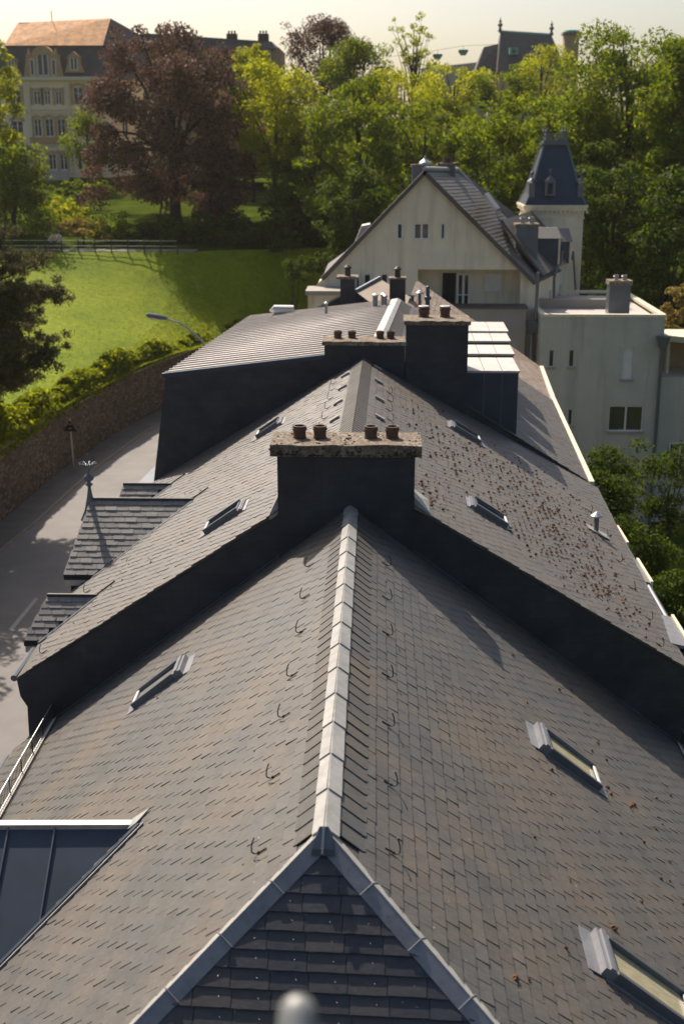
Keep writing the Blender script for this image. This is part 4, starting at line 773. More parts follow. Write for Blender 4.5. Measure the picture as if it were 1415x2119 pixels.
for dx,dy in ((-1.62,-1.62),(1.68,-1.62),(1.68,1.2)):
    m=M(); m.box(cx+dx-.2,cx+dx+.2,cy+dy-.2,cy+dy+.2,zc+.02,zc+1.45); m.lathe((cx+dx,cy+dy,zc+1.55),[(.34,0),(.2,.15),(.07,.22),(.07,.4),(.13,.47),(.12,.6),(.03,.7)],10); m.build('corner_pinnacle','zincdark',tur) if dx>0 else m.build('corner_pinnacle','zincdark',tur)
# terrace wall in front of the balcony
m=M(); p,q=at(862,640,73.4),at(1088,640,73.4); m.box(p[0],q[0],73.4,75,-14,p[2]+.05); m.build('terrace_wall','taupe',vE); m=M(); m.box(p[0]-.05,q[0]+.1,73.3,75.0,p[2]+.053,p[2]+.15); m.build('terrace_coping','oldroof',vE)
m=M(); m.box(-3.9,-.6,73.0,75,-22,-8.6); m.build('side_wing','cream',vE); m=M(); m.box(-4.2,-.4,72.6,75.2,-8.597,-8.35); m.build('wing_roof','taupe',vE)
m=M(); p=at(1105,672,73.2); m.hexa([p+V(-.3,0,-.5),p+V(.3,0,-.5),p+V(.3,.4,-.5),p+V(-.3,.4,-.5)],[p+V(-.42,-.1,.2),p+V(.42,-.1,.2),p+V(.42,.5,.2),p+V(-.42,.5,.2)]); m.tube([p+V(-.1,.2,-.4),p+V(-.1,.2,-9)],.11,8); m.tube([p+V(.1,.2,3),p+V(.1,.2,.2)],.1,8); m.build('rainwater_hopper','zincdark',vE)
p=at(748,480,76.5); m=M(); m.hexa([p+V(-.4,0,-.6),p+V(.5,0,-.6),p+V(.5,1.5,-.6),p+V(-.4,1.5,-.6)],[p+V(0,0,.35),p+V(.5,0,.45),p+V(.5,1.5,.45),p+V(0,1.5,.35)]); m.build('dormer','zincwarm',vE,label='pale dormer peeking out left of the gable')
# ================================================================ FLAT ROOFED ANNEX
fA=thing('flat_roofed_annex','plain grey-beige block with a flat roof and one chimney, right of the villa','house',(13,74,-22))
YA=72.0; X0=9.35
def inv2(px0,px1,py0,py1): p=at(px0,py1,YA);q=at(px1,py0,YA); return (p[0]-X0,q[0]-X0,p[2],q[2])
hs=[inv2(1134,1147,724,760),inv2(1175,1189,724,760),inv2(1284,1311,720,785),inv2(1256,1332,840,893),inv2(1173,1185,847,881),inv2(1225,1262,960,1000)]
m=M(); P=wall(m,(X0,YA),(16.4,YA),-23,-9.72,hs,.25); m.box(X0+.02,16.38,YA+.3,84,-23,-10.0); wall(m,(16.4,YA),(16.4,84),-23,-9.72); wall(m,(X0,84),(X0,YA),-23,-9.72)
m.build('wall','greyrender',fA)
m=M(); 
for q in ((X0-.05,16.45,YA-.05,YA+.3),(X0-.05,X0+.3,YA+.303,84),(16.1,16.45,YA+.303,84),(X0+.303,16.097,83.7,84)): m.box(*q,-9.717,-9.55)
m.build('parapet_coping','creampaint',fA); m=M(); m.box(X0+.3,16.1,YA+.3,83.7,-9.98,-9.86); m.build('flat_roof','zincwarm',fA)
m=M(); m.box(X0+.4,15.2,YA+5,YA+5.3,-9.86,-9.3); m.build('roof_upstand','taupe',fA)
for i,(h,mu) in enumerate(zip(hs,(0,0,0,1,0,1))):
    window(fA,P,*h,depth=.14,mull=mu,fr='white',gl='glass' if i!=2 else 'white',fw=.08 if i in(3,5) else .05,sill='taupe',label='blinded window high on the right' if i==2 else None)
p,q=at(1261,590,YA+2),at(1305,590,YA+2); o=chimney(fA,p[0],q[0],YA+2,YA+3,-9.9,p[2],.06,.25,[(p[0]+.42,YA+2.5),(p[0]+.9,YA+2.5)],mat='zincdark',potr=.15,poth=.3,potmat='galv',label='broad grey chimney on the flat roof')
m=M(); p=at(1371,705,YA-.3); m.hexa([p+V(-.2,-.1,-.4),p+V(.2,-.1,-.4),p+V(.2,.2,-.4),p+V(-.2,.2,-.4)],[p+V(-.38,-.2,.25),p+V(.38,-.2,.25),p+V(.38,.25,.25),p+V(-.38,.25,.25)]); m.tube([p+V(0,.1,-.3),p+V(0,.1,-13)],.1,8); m.build('downpipe','zincdark',fA)
# neighbouring pavilion with a curved canopy
nP=thing('curved_pavilion','pale pavilion with a curved canopy rim at the right edge behind the drainpipe','house',(18.5,75,-22))
m=M(); m.box(16.46,24,72.6,80,-23,at(1390,782,72.6)[2]); m.build('wall','greyrender',nP)
m=M(); c=(19.6,76.0); z=at(1385,705,73)[2]
for i in range(24):
    a0=math.pi*(.9+i/24*1.2); a1=math.pi*(.9+(i+1)/24*1.2)
    p=[(c[0]+r*math.cos(a),c[1]+r*math.sin(a)) for a,r in ((a0,3.0),(a0,3.4),(a1,3.4),(a1,3.0))]; m.prism([(*q,z-.15) for q in p][::-1],(0,0,.35))
m.prism([(c[0]+3.0*math.cos(math.pi*(.9+i/12*1.2)),c[1]+3.0*math.sin(math.pi*(.9+i/12*1.2)),z-.1) for i in range(13)],(0,0,.2)); m.build('canopy','creampaint',nP)
m=M(); zw=at(1390,782,72.6)[2]
for x,y in ((17.2,74.2),(18.3,73.1),(19.9,72.8),(21.5,73.2)): M().tube([(x,y,zw),(x,y,z-.15)],.12,10).build('column','creampaint',nP)
m=M(); m.box(17.2,24,76.5,76.7,zw,z-.16); m.build('back_wall','ochre',nP)
PN=lambda u,z_,k=0:(u,72.6+k,z_)
window(nP,PN,17.3,18.6,-19.5,-17.2,depth=-.06,mull=1,trans=.6,fr='white')
# ================================================================ GROUND, STREET, RETAINING WALL, LAWN
WL=[(-30,10,26),(-27,35,26),(-24.2,55,26),(-22.5,70.7,26),(-21.75,83.6,24),(-20.3,95,20),(-18.46,103.3,17),(-16.2,111,13),(-13.0,118,9.5),(-6.0,124,6),(4,126.5,5),(16,118,8),(28,100,14),(45,85,20),(90,70,30)]
WP=np.array([p[:2] for p in WL],float); WLn=[p[2] for p in WL]
def wd_(x,y):      # signed distance behind the wall line (positive on the hill side) and lawn breadth there
    p=np.array([x,y]); best=(1e9,0,0)
    for i in range(len(WP)-1):
        a,b=WP[i],WP[i+1]; d=b-a; t=min(1,max(0,((p-a)@d)/(d@d))); q=a+d*t; e=np.linalg.norm(p-q)
        if e<best[0]: s=(d[0]*(p-q)[1]-d[1]*(p-q)[0]); best=(e,1 if s>0 else -1,WLn[i]*(1-t)+WLn[i+1]*t)
    return best[0]*best[1],best[2]
TP=np.array([(-95,118),(-60,123),(-19.3,123.9),(-13,126.5),(-4,130),(6,132.5),(18,127),(34,112),(55,98),(95,90)],float)   # top edge of the lawn
def top_d(x,y):
    p=np.array([x,y]); best=(1e9,0)
    for i in range(len(TP)-1):
        a,b=TP[i],TP[i+1]; d=b-a; t=min(1,max(0,((p-a)@d)/(d@d))); q=a+d*t; e=np.linalg.norm(p-q)
        if e<best[0]: best=(e,1 if d[0]*(p-q)[1]-d[1]*(p-q)[0]>0 else -1)
    return best[0]*best[1]
def hz_(x,y,d=None):
    if d is None: d=wd_(x,y)[0]
    e=top_d(x,y)
    if e<0: d=max(d,0); return -17.6+7.1*d/(d-e)
    if e<3.5: return -10.5
    e-=3.5; k=.068 if x<5 else .095
    return -10.5+min(e*k+1.0*min(1,e/8),14)
def gz(x,y): d,L=wd_(x,y); return -22.0 if d<.3 else hz_(x,y,d)
def grid(name,mat,xs,ys,fz,**k):
    m=M(); n=len(xs)
    for y in ys:
        for x in xs: m.v.append((x,y,fz(x,y)))
    for j in range(len(ys)-1):
        for i in range(n-1): a=j*n+i; m.f.append((a,a+1,a+n+1,a+n))
    return m.build(name,mat,loc=(0,0,-22),smooth=True)
def gfun(x,y):
    d,L=wd_(x,y)
    if d<2.7: return -22.12
    e=top_d(x,y); return hz_(x,y,d)-(.9 if e<-1 else .1)
xs=np.concatenate([np.arange(-420,-60,30),np.arange(-60,60,2.0),np.arange(60,430,30)]); ys=np.concatenate([np.arange(-40,44,12),np.arange(44,150,2.0),np.arange(150,300,8),np.arange(300,900,60)])
tag(grid('ground','soil',xs,ys,gfun),kind='structure'); gm=bpy.data.objects['ground'].data; gm.materials.append(MT['woodfloor'])
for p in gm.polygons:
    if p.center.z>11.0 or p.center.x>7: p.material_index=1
# lawn strip
rng=random.Random(3)
def wallpts(step=1.5):
    out=[]
    for i in range(len(WP)-1):
        L=np.linalg.norm(WP[i+1]-WP[i]); n=max(1,int(L/step))
        for k in range(n): t=k/n; out.append((WP[i]*(1-t)+WP[i+1]*t,WLn[i]*(1-t)+WLn[i+1]*t))
    out.append((WP[-1],WLn[-1])); return out
wp=wallpts(); cen=np.array([p for p,_ in wp]); nn=[]
sm=np.array([cen[max(0,i-4):i+5].mean(0) for i in range(len(cen))])
for i in range(len(cen)):
    t=sm[min(i+1,len(sm)-1)]-sm[max(i-1,0)]; t/=np.linalg.norm(t); nn.append(np.array([-t[1],t[0]]))
lawn=M(); nv=18; i0=0; i1=[i for i,(p,_) in enumerate(wp) if p[0]>10][0]
lawnP=[]
tc=np.array([TP[0]*(1-t)+TP[1]*t for t in np.linspace(0,1,20,endpoint=False)]+[TP[k]*(1-t)+TP[k+1]*t for k in range(1,5) for t in np.linspace(0,1,12,endpoint=False)])
for i in range(i0,i1):
    p,L=wp[i]; row=[]; q1=tc[min(len(tc)-1,int((i/(i1-1))**.8*(len(tc)-1)))]; q0=p+nn[i]*.3
    f_=(i/(i1-1))**.8*(len(tc)-1); k_=min(int(f_),len(tc)-2); q1=tc[k_]+(tc[k_+1]-tc[k_])*(f_-k_)
    for j in range(nv+1):
        v=j/nv; q=q0+(q1-q0)*v; z=hz_(q[0],q[1])+.10*math.sin(q[0]*.5+q[1]*.23)*math.sin(v*3.14)+.07*math.sin(q[1]*.9)*math.sin(v*3.14)
        row.append((q[0],q[1],z))
    lawnP.append(row); lawn.v+=row
for i in range(len(lawnP)-1):
    for j in range(nv): a=i*(nv+1)+j; lawn.f.append((a,a+nv+1,a+nv+2,a+1))
lo=lawn.build('lawn','grass',loc=(0,0,-22),smooth=True); tag(lo,kind='structure')
# grass blades over the lawn
def leafcards(P,S,N=None,seed=1,stretch=1.6,droop=0,flat=.0):
    r=np.random.default_rng(seed); n=len(P); d1=r.normal(size=(n,3)); 
    if N is not None: d1=d1*.75+N*1.0
    d1/=np.linalg.norm(d1,axis=1)[:,None]; q=r.normal(size=(n,3)); q[:,2]-=droop; u=np.cross(d1,q); u/=np.linalg.norm(u,axis=1)[:,None]; w=np.cross(d1,u)
    S=np.broadcast_to(np.asarray(S,float),(n,))[:,None]*r.uniform(.65,1.3,(n,1)); u*=S*stretch*.5; w*=S*.5
    v=np.stack([P-u,P+w*.9-u*.1,P+u,P-w*.9+u*.1],1).reshape(-1,3); return v
def build_cards(name,v,mat,parent=None,loc=None):
    n=len(v)//4; w=wloc(parent) if parent is not None else (np.zeros(3) if loc is None else np.array(loc,float)); me=bpy.data.meshes.new(name)
    me.vertices.add(len(v)); me.vertices.foreach_set('co',(v-w).ravel()); me.loops.add(4*n); me.loops.foreach_set('vertex_index',np.arange(4*n,dtype=np.int32))
    me.polygons.add(n); me.polygons.foreach_set('loop_start',np.arange(0,4*n,4,dtype=np.int32)); me.update(); me.materials.append(MT[mat])
    o=bpy.data.objects.new(name,me); COL.objects.link(o); o['_w']=[float(q) for q in w]
    if parent is not None: o.parent=parent; o.location=(0,0,0)
    else: o.location=tuple(w+[0,0,ZO])
    return o
rg=np.random.default_rng(8); rows=np.array(lawnP); nb=34000
ii=rg.integers(20,len(lawnP)-1,nb); jj=rg.integers(0,nv,nb); fu,fv=rg.random((nb,1)),rg.random((nb,1))
Pb=(rows[ii,jj]*(1-fu)+rows[np.minimum(ii+1,len(lawnP)-1),jj]*fu)*(1-fv)+(rows[ii,jj+1]*(1-fu)+rows[np.minimum(ii+1,len(lawnP)-1),jj+1]*fu)*fv
vb=leafcards(Pb+[0,0,.03],.085,np.tile([0,0,.9],(nb,1)),4,2.2); tag(build_cards('grass',vb,'blade',loc=(-25,95,-17)),'bright green mown grass on the sloping lawn above the wall','grass',kind='stuff')
# street
def strip(name,mat,off0,off1,z0,z1,h=None,i0=0,i1=None,kind='structure'):
    m=M(); i1=i1 or len(wp)-1; n=0
    for i in range(i0,i1):
        p,_=wp[i]; a=p+nn[i]*off0; b=p+nn[i]*off1; m.v+=[(a[0],a[1],z0),(b[0],b[1],z0)]; 
        if h: m.v+=[(b[0],b[1],z0-h),(a[0],a[1],z0-h)]
    k=4 if h else 2; c=i1-i0
    for i in range(c-1):
        a=i*k; m.f.append((a,a+1,a+k+1,a+k))
        if h: m.f+= [(a+1,a+2,a+k+2,a+k+1),(a+3,a,a+k,a+k+3)]
    o=m.build(name,mat,loc=(0,0,-22)); return tag(o,kind=kind)
iE=[i for i,(p,_) in enumerate(wp) if p[0]>0][0]
strip('street','asphalt',-16,-2.1,-22.06,0,i1=iE)
strip('pavement','pave',-1.98,0.2,-21.93,0,.2,i1=iE)
strip('kerb','kerb',-2.12,-1.985,-21.925,0,.2,i1=iE)
m=M(); q=[onz(18,1303,-22.05),onz(26,1306,-22.05),onz(80,1239,-22.05),onz(74,1236,-22.05)]; m.quad(*q); tag(m.build('road_marking','paint'),kind='structure')
# retaining wall, with small steps in its top
rw=thing('retaining_wall','long rubble stone retaining wall with stepped coping between pavement and lawn','wall',(-21.5,85,-22))
tops=[]; stepY=[(0,-18.25),(60,-18.0),(70.5,-17.75),(82.6,-18.05),(90.5,-17.75),(97,-17.95),(300,-17.95)]
def topz(p):
    z=-18.0
    for y,zz in stepY:
        if p[1]>=y: z=zz
    return z
m=M(); c=M(); gl=.45
for i in range(iE):
    p,_=wp[i];p2,_=wp[i+1]; t=topz(p); a,b=p,p2; na,nb_=nn[i],nn[i+1]
    A=lambda q,n,o,z:(q[0]+n[0]*o,q[1]+n[1]*o,z)
    m.hexa([A(a,na,0,-22.3),A(b,nb_,0,-22.3),A(b,nb_,gl,-22.3),A(a,na,gl,-22.3)],[A(a,na,0,t),A(b,nb_,0,t),A(b,nb_,gl,t),A(a,na,gl,t)])
    c.hexa([A(a,na,-.06,t+.003),A(b,nb_,-.06,t+.003),A(b,nb_,gl+.1,t+.003),A(a,na,gl+.1,t+.003)],[A(a,na,-.06,t+.13),A(b,nb_,-.06,t+.13),A(b,nb_,gl+.1,t+.13),A(a,na,gl+.1,t+.13)])
m.build('wall','stone',rw); c.build('coping','coping',rw)
# hedge and climbers along the wall top
rg=np.random.default_rng(21); hv=[];
sel=[i for i,(p,_) in enumerate(wp[:iE]) if p[1]>45]
for i in sel:
    p,_=wp[i]; f=np.clip((118-p[1])/50,0,1); n=int(1500+1500*f)
    hgt=.75+1.1*f+.35*math.sin(i*1.3)+.3*math.sin(i*.37); wdt=.6+1.1*f
    t=rg.random((n,1)); q=p+(cen[i+1]-p)*t; off=rg.normal(.7+wdt*.3,wdt*.42,(n,1)); off=np.clip(off,-.25,None); z=-17.75+np.abs(rg.random((n,1)))**.75*hgt*np.exp(-((off-.8)/(wdt*1.0))**2)*1.1-.35*(off<.1)
    hv.append(np.hstack([q+nn[i]*off,z]))
hv=np.vstack(hv); vh=leafcards(hv,.20,np.tile([0,-.1,.5],(len(hv),1)),5)
hd=build_cards('hedge',vh,'lf_hedge',loc=(-21,85,-17.8)); tag(hd,'loose sunlit hedge and climbers spilling over the stone wall top','hedge')
# ================================================================ STREET THINGS
sp=onz(134,971,-21.9); sp=V(-21.2,84,-21.93)
t=thing('traffic_sign','triangular traffic sign on a pale pole seen from behind, in front of the stone wall','traffic sign',sp)
m=M(); m.tube([sp,sp+V(-.05,0,3.45)],.045,10); m.build('pole','galv',t)
m=M(); q=sp+V(-.05,-.05,2.55); m.prism([q+V(-.45,0,0),q+V(.45,0,0),q+V(0,0,.8)],(0,.02,0)); m.build('sign_plate','iron',t)
m=M(); 
for z in (.2,.5): m.box(q[0]-.12,q[0]+.12,q[1]-.03,q[1]-.002,q[2]+z,q[2]+z+.04)
m.build('bracket','galv',t)
lb=V(-9.9,77.5,-22); t=thing('street_lamp','tall street lamp with a long curved arm reaching over the street toward the lawn','street lamp',lb)
e=[lb,lb+V(0,0,8.6),at(425,716,77.5),at(415,703,77.5),at(403,691,77.5),at(388,678,77.5),at(370,667,77.5),at(345,659,77.5)]
m=M(); m.tube(e,[.11,.09,.07,.065,.06,.055,.05,.045],10); m.build('pole','galv',t)
m=M(); h0,h1=at(347,659,77.5),at(303,651,77.5); m.tube([h0,h0+(h1-h0)*.15,h0+(h1-h0)*.5,h0+(h1-h0)*.9,h1],[.06,.14,.17,.15,.05],10); o=m.build('lamp_head','zincdark',t); m=M(); m.tube([h0+(h1-h0)*.45-V(0,0,.08),h0+(h1-h0)*.7-V(0,0,.13),h1-V(0,0,.06)],[.05,.15,.05],8); m.build('lamp_shade','creampaint',o)
# fence along the top of the lawn
fz=-10.5; F0,F1=V(-37.5,123.9,fz),V(-19.6,123.5,fz); t=thing('park_fence','dark railing of posts and two rails along the top of the lawn','fence',(F0+F1)/2)
n=11
for i in range(n+1):
    p=F0+(F1-F0)*i/n; m=M(); m.box(p[0]-.05,p[0]+.05,p[1]-.05,p[1]+.05,fz-.4,fz+1.15); m.build('post','iron',t)
for h,hh in ((1.05,.06),(.55,.05)): m=M(); m.hexa([F0+V(0,-.03,h),F1+V(0,-.03,h),F1+V(0,.03,h),F0+V(0,.03,h)],[F0+V(0,-.03,h+hh),F1+V(0,-.03,h+hh),F1+V(0,.03,h+hh),F0+V(0,.03,h+hh)]); m.build('rail','galv',t)
m=M(); px=[(-60,126),(-36,125.8),(-18,125.6)]
for i in range(2):
    (x0,y0),(x1,y1)=px[i],px[i+1]; m.quad((x0,y0-1.4,fz+.02),(x1,y1-1.4,fz+.02),(x1,y1+1.4,fz+.02),(x0,y0+1.4,fz+.02))
tag(m.build('park_path','pave'),kind='structure')
# two people by the fence
def person(base,face,kind,cloth,label,lean=0):
    b=V(*base); s=1.0; f=V(math.cos(face),math.sin(face),0); r=V(-f[1],f[0],0); u=V(0,0,1)
    J={}; hip=b+u*.92; 
    ed=[]; vs=[]; rad=[]
    def jn(p,q): vs.append(tuple(p)); rad.append(q); return len(vs)-1
    def ln(*ids): 
        for i,j in zip(ids,ids[1:]): ed.append((i,j))
    tip=f*lean
    pel=jn(hip,.145); wa=jn(hip+u*.18+tip*.2,.13); ch=jn(hip+u*.40+tip*.6,.15); nk=jn(hip+u*.58+tip*.9,.06); hd=jn(hip+u*.66+tip,.075); ht=jn(hip+u*.76+tip*1.08,.095); hc=jn(hip+u*.83+tip*1.08,.07); ln(pel,wa,ch,nk,hd,ht,hc)
    for sg in (-1,1):
        sh=jn(hip+u*.50+tip*.8+r*sg*.18,.065); el=jn(hip+u*.25+tip*.8+r*sg*.23+f*.1,.045); wr=jn(hip+u*.14+tip*.9+r*sg*.14+f*.33,.03); hn=jn(hip+u*.14+tip*.9+r*sg*.10+f*.41,.035); ln(ch,sh,el,wr,hn)
        hp=jn(hip-u*.06+r*sg*.10,.10); kn=jn(b+u*.48+r*sg*.12+f*.05*sg,.065); an=jn(b+u*.08+r*sg*.12+f*.08*sg,.045); ft=jn(b+u*.04+r*sg*.13+f*(.2+.08*sg),.04); ln(pel,hp,kn,an,ft)
    me=bpy.data.meshes.new('person'); me.from_pydata([tuple(np.array(v)-b) for v in vs],ed,[]); me.update(); o=bpy.data.objects.new('person',me); COL.objects.link(o); o.location=tuple(b+[0,0,ZO]); o['_w']=[float(q) for q in b]
    sk=o.modifiers.new('skin','SKIN'); 
    for i,v in enumerate(me.skin_vertices[0].data): v.radius=(rad[i],rad[i]); v.use_root=(i==0)
    o.modifiers.new('sub','SUBSURF').levels=1; me.materials.append(MT['skin'])
    tag(o,label,'person')
    c=M(); c.lathe(hip-u*.12,[(.17,0),(.18,.15),(.165,.3)],12); 
    for v_ in range(len(c.v)): pass
    c.tube([hip+u*.1+tip*.1,hip+u*.3+tip*.5,hip+u*.52+tip*.85],[.175,.19,.13],12)
    for sg in (-1,1): c.tube([hip+u*.51+tip*.8+r*sg*.16,hip+u*.25+tip*.8+r*sg*.235+f*.1,hip+u*.15+tip*.9+r*sg*.15+f*.30],[.085,.062,.05],10)
    c.build('jacket',cloth,o,smooth=True); c=M()
    for sg in (-1,1): c.tube([hip-u*.02+r*sg*.09,b+u*.48+r*sg*.12+f*.05*sg,b+u*.09+r*sg*.12+f*.08*sg],[.12,.08,.06],10)
    c.build('trousers','denim',o,smooth=True); c=M(); h=hip+u*.80+tip*1.08-f*.02; c.lathe(h,[(.09,-.06),(.115,.0),(.105,.07),(.05,.115)],12); c.build('hair','bark',o,smooth=True)
    return o
pz=fz+.03; person((-31.6,125.0,pz),-1.2,'a','cloth1','person in a pale grey top standing behind the park railing',.1); person((-32.5,125.2,pz),-.3,'b','cloth2','person in a pale pink top bending forward by the park railing',.35)
# ================================================================ TREES
def noise_dir(r,k=7):
    A=r.normal(size=(k,3)); ph=r.random(k)*6.28; return lambda D:1+.16*sum(np.sin(D@A[i]*1.7+ph[i]) for i in range(k))/math.sqrt(k)
def crown_pts(r,c,R,n,clumps,cr,shape='round',hollow=.5,droop=0):
    D=r.normal(size=(clumps,3)); D/=np.linalg.norm(D,axis=1)[:,None]; f=noise_dir(r)
    rad=(hollow+(1-hollow)*r.random(clumps)**.6)*f(D)
    if shape=='cone': D[:,2]*=1; k=1-.45*np.clip(D[:,2],0,1); D=D*np.stack([k,k,np.ones_like(k)],1)
    if shape=='dome': D[:,2]=np.where(D[:,2]<0,D[:,2]*.85,D[:,2]); k=1-.22*np.clip(D[:,2],0,1)+.12*np.clip(-D[:,2],0,.6); D=D*np.stack([k,k,np.ones_like(k)],1)
    C=D*rad[:,None]*(1-cr*.55)*np.array(R)+np.array(c)
    w=r.uniform(.55,1.3,clumps); idx=r.choice(clumps,n,p=w**2/np.sum(w**2)); d=r.normal(size=(n,3)); d/=np.linalg.norm(d,axis=1)[:,None]
    rr=r.random(n)**.33; cl=cr*min(R[0],R[2])*w[idx]; sc=np.array([1.15,1.15,.75])
    P=C[idx]+d*sc*(rr*cl)[:,None]
    P[:,2]-=droop*r.random(n)*np.abs(rr)*cl
    return P,d,C
def tree(name,label,cx,cy,rx,ry,Y,mat,leaf=.28,dens=1.0,shape='round',clumps=None,cr=.30,seed=1,ground=None,hollow=.45,droop=0,group=None,cat='tree',trunk=True,ryd=None,limbs=9,tr=None):
    r=np.random.default_rng(seed); c=at(cx,cy,Y); k=np.linalg.norm(c)/F; R=(rx*k*1.13,(ryd or rx)*k*.95,ry*k*1.08)
    g=gz(c[0],c[1]) if ground is None else ground; t=thing(name,label,cat,(c[0],c[1],min(g,c[2]-R[2]*.3)),group)
    clumps=clumps or int(26+R[0]*R[2]*1.7); clumps=min(clumps,230)
    n=int(dens*2.6*math.pi*R[0]*R[2]/(leaf*leaf*.62)*1.7); n=min(n,60000)
    P,N,C=crown_pts(r,c,R,n,clumps,cr,shape,hollow,droop)
    P=P[P[:,2]>g-.3]; N=N[:len(P)] if len(N)!=len(P) else N
    v=leafcards(P,leaf*.86,None if len(N)!=len(P) else N*.7+[0,0,.45],seed+1); build_cards('crown',v,mat,t)
    if trunk:
        m=M(); rt=tr or max(.12,R[0]*.06); b=V(c[0],c[1],g-.3); top=c+V(0,0,R[2]*.35); a=b+(top-b)*.35+V(*r.normal(0,.15,2),0)
        m.tube([b,b+V(0,0,.5),a,b+(top-b)*.7+V(*r.normal(0,.25,2),0),top],[rt*1.5,rt*1.1,rt*.9,rt*.55,rt*.2],8)
        for i in r.choice(len(C),min(limbs,len(C)),replace=False):
            f=r.uniform(.3,.75); s=b+(top-b)*f; e=C[i]; md=(s+e)/2+V(0,0,.12*np.linalg.norm(e-s)); m.tube([s,md,e],[rt*.45,rt*.28,rt*.08],6)
        m.build('trunk','bark',t)
    return t
G1='trees in front of and beside the mansion'; G2='trees on the wooded hillside'
TR=[ # label, cx,cy,rx,ry,Y,mat,leaf,kw
('yellow-green tree at the left edge beside the mansion',-4,235,50,150,140,'lf_yellow',.25,dict(cr=.26,dens=1.0)),
('darker lower tree at the left edge under the yellow-green one',25,390,70,110,131,'lf_green',.25,dict(cr=.3)),
('small weeping pale green tree in front of the mansion wall',178,275,42,62,172,'lf_green',.25,dict(shape='cone',cr=.3,droop=1.6)),
('huge copper beech with a broad dark red crown above the lawn',358,290,160,224,142,'lf_copper',.28,dict(shape='round',cr=.15,dens=1.5,hollow=.5,clumps=215,droop=.3,limbs=22)),
('copper beech standing high against the sky near the middle',668,120,82,92,178,'lf_copper',.26,dict(cr=.2,dens=.75,limbs=16)),
('light yellow tree right behind the copper beech crown',570,250,84,120,139,'lf_yellow',.24,dict(cr=.24)),
('yellow treetop hiding the middle of the dark roofed house',520,130,48,42,162,'lf_yellow',.25,dict(cr=.26)),
('round green tree just right of the upper copper beech',735,150,78,78,166,'lf_green',.25,dict(cr=.22)),
('green tree between the copper beech and the gabled villa',655,330,105,130,140,'lf_green',.25,dict(cr=.2)),
('tall green tree directly behind the villa gable on its left',745,330,105,150,128,'lf_green',.28,dict(cr=.18,dens=1.1)),
('thin airy tree rising above the skyline',857,85,46,66,172,'lf_yellow',.28,dict(cr=.13,dens=.22,clumps=42,limbs=30,hollow=.2)),
('yellow-green bushy tree below the thin airy tree',835,225,95,85,156,'lf_yellow',.25,dict(cr=.22)),
('pale green treetop below the hanging lamps',940,195,80,62,176,'lf_yellow',.26,dict(cr=.24)),
('green tree above the villa ridge',880,300,95,90,136,'lf_green',.28,dict(cr=.2)),
('small dark topped tree in front of the chateau roof',1040,195,62,48,165,'lf_green',.25,dict(cr=.25)),
('light feathery tree at the right foot of the chateau roof',1118,160,62,72,186,'lf_yellow',.26,dict(cr=.2,dens=.6)),
('dense tree between villa ridge and turret',1010,350,95,100,116,'lf_green',.26,dict(cr=.18,dens=1.1)),
('green tree above and left of the turret',1080,270,90,75,134,'lf_green',.28,dict(cr=.2)),
('tree rising directly behind the turret cresting',1180,290,95,100,122,'lf_green',.26,dict(cr=.19)),
('very large tree with open limbs at the upper right',1306,252,138,182,118,'lf_green',.25,dict(cr=.19,dens=1.5,clumps=230,limbs=22,hollow=.3)),
('tree at the right edge below the skyline',1400,300,112,205,108,'lf_green',.25,dict(cr=.2,dens=1.3,hollow=.3)),
('dark tree right of the turret wall',1270,470,95,150,102,'lf_dark',.26,dict(cr=.22)),
('dark tree at the right edge above the annex',1380,520,100,140,98,'lf_dark',.26,dict(cr=.22)),
('dark tree directly right of the turret roof',1225,400,60,110,108,'lf_dark',.26,dict(cr=.24)),
('dark tree behind the left slope of the villa gable',730,440,85,95,118,'lf_dark',.26,dict(cr=.22)),
('green tree behind the villa chimneys',905,420,110,80,108,'lf_dark',.26,dict(cr=.22)),
('tree filling the gap left of the villa gable',640,440,75,90,132,'lf_dark',.28,dict(cr=.24)),
('hillside tree under the pale treetops at the middle',960,290,80,70,148,'lf_green',.25,dict(cr=.22)),
('yellow hillside tree left of the middle green trees',600,290,60,80,150,'lf_yellow',.25,dict(cr=.22)),
]
for i,(lab,cx,cy,rx,ry,Y,mt,lf,kw) in enumerate(TR):
    nm={'lf_copper':'copper_beech'}.get(mt,'broadleaf_tree'); 
    tree(nm,lab,cx,cy,rx,ry,Y,mt,lf,seed=10+i,group='trees on the wooded hillside',**kw)
# pine at the left edge
def pine():
    r=np.random.default_rng(77); Y=73; c=at(-58,590,Y); g=gz(c[0],c[1]); t=thing('pine_tree','shaggy brown-green pine leaning in from the left edge over the lawn','tree',(c[0],c[1],g))
    m=M(); top=at(-10,330,Y); m.tube([V(c[0],c[1],g-.3),V(c[0],c[1],c[2]),top],[.35,.22,.05],8); P=[]
    for i in range(78):
        f=r.uniform(0.08,1); z=g+1.5+(top[2]-g-1.5)*f; L=(.5+4.3*min(1,(1-f)*1.75)*(.55+.45*min(1,f*2.6)))*r.uniform(.65,1.12); a=r.uniform(0,6.28); d=V(math.cos(a),math.sin(a),r.uniform(-.15,.45))
        b=V(c[0],c[1],z); e=b+d*L; md=b+d*L*.5-V(0,0,.15*L*.4); m.tube([b,md,e],[.07,.045,.015],5)
        for k in range(int(5+L*5)):
            s=r.uniform(.25,1.05); q=b*(1-s)+e*s+r.normal(0,.42,3)*[1,1,.9]; P.append(q+r.normal(0,.17,(90,3))*[1,1,.8])
    m.build('trunk','bark',t); P=np.vstack(P); build_cards('crown',leafcards(P,.075,None,3,4),'lf_pine',t)
pine()
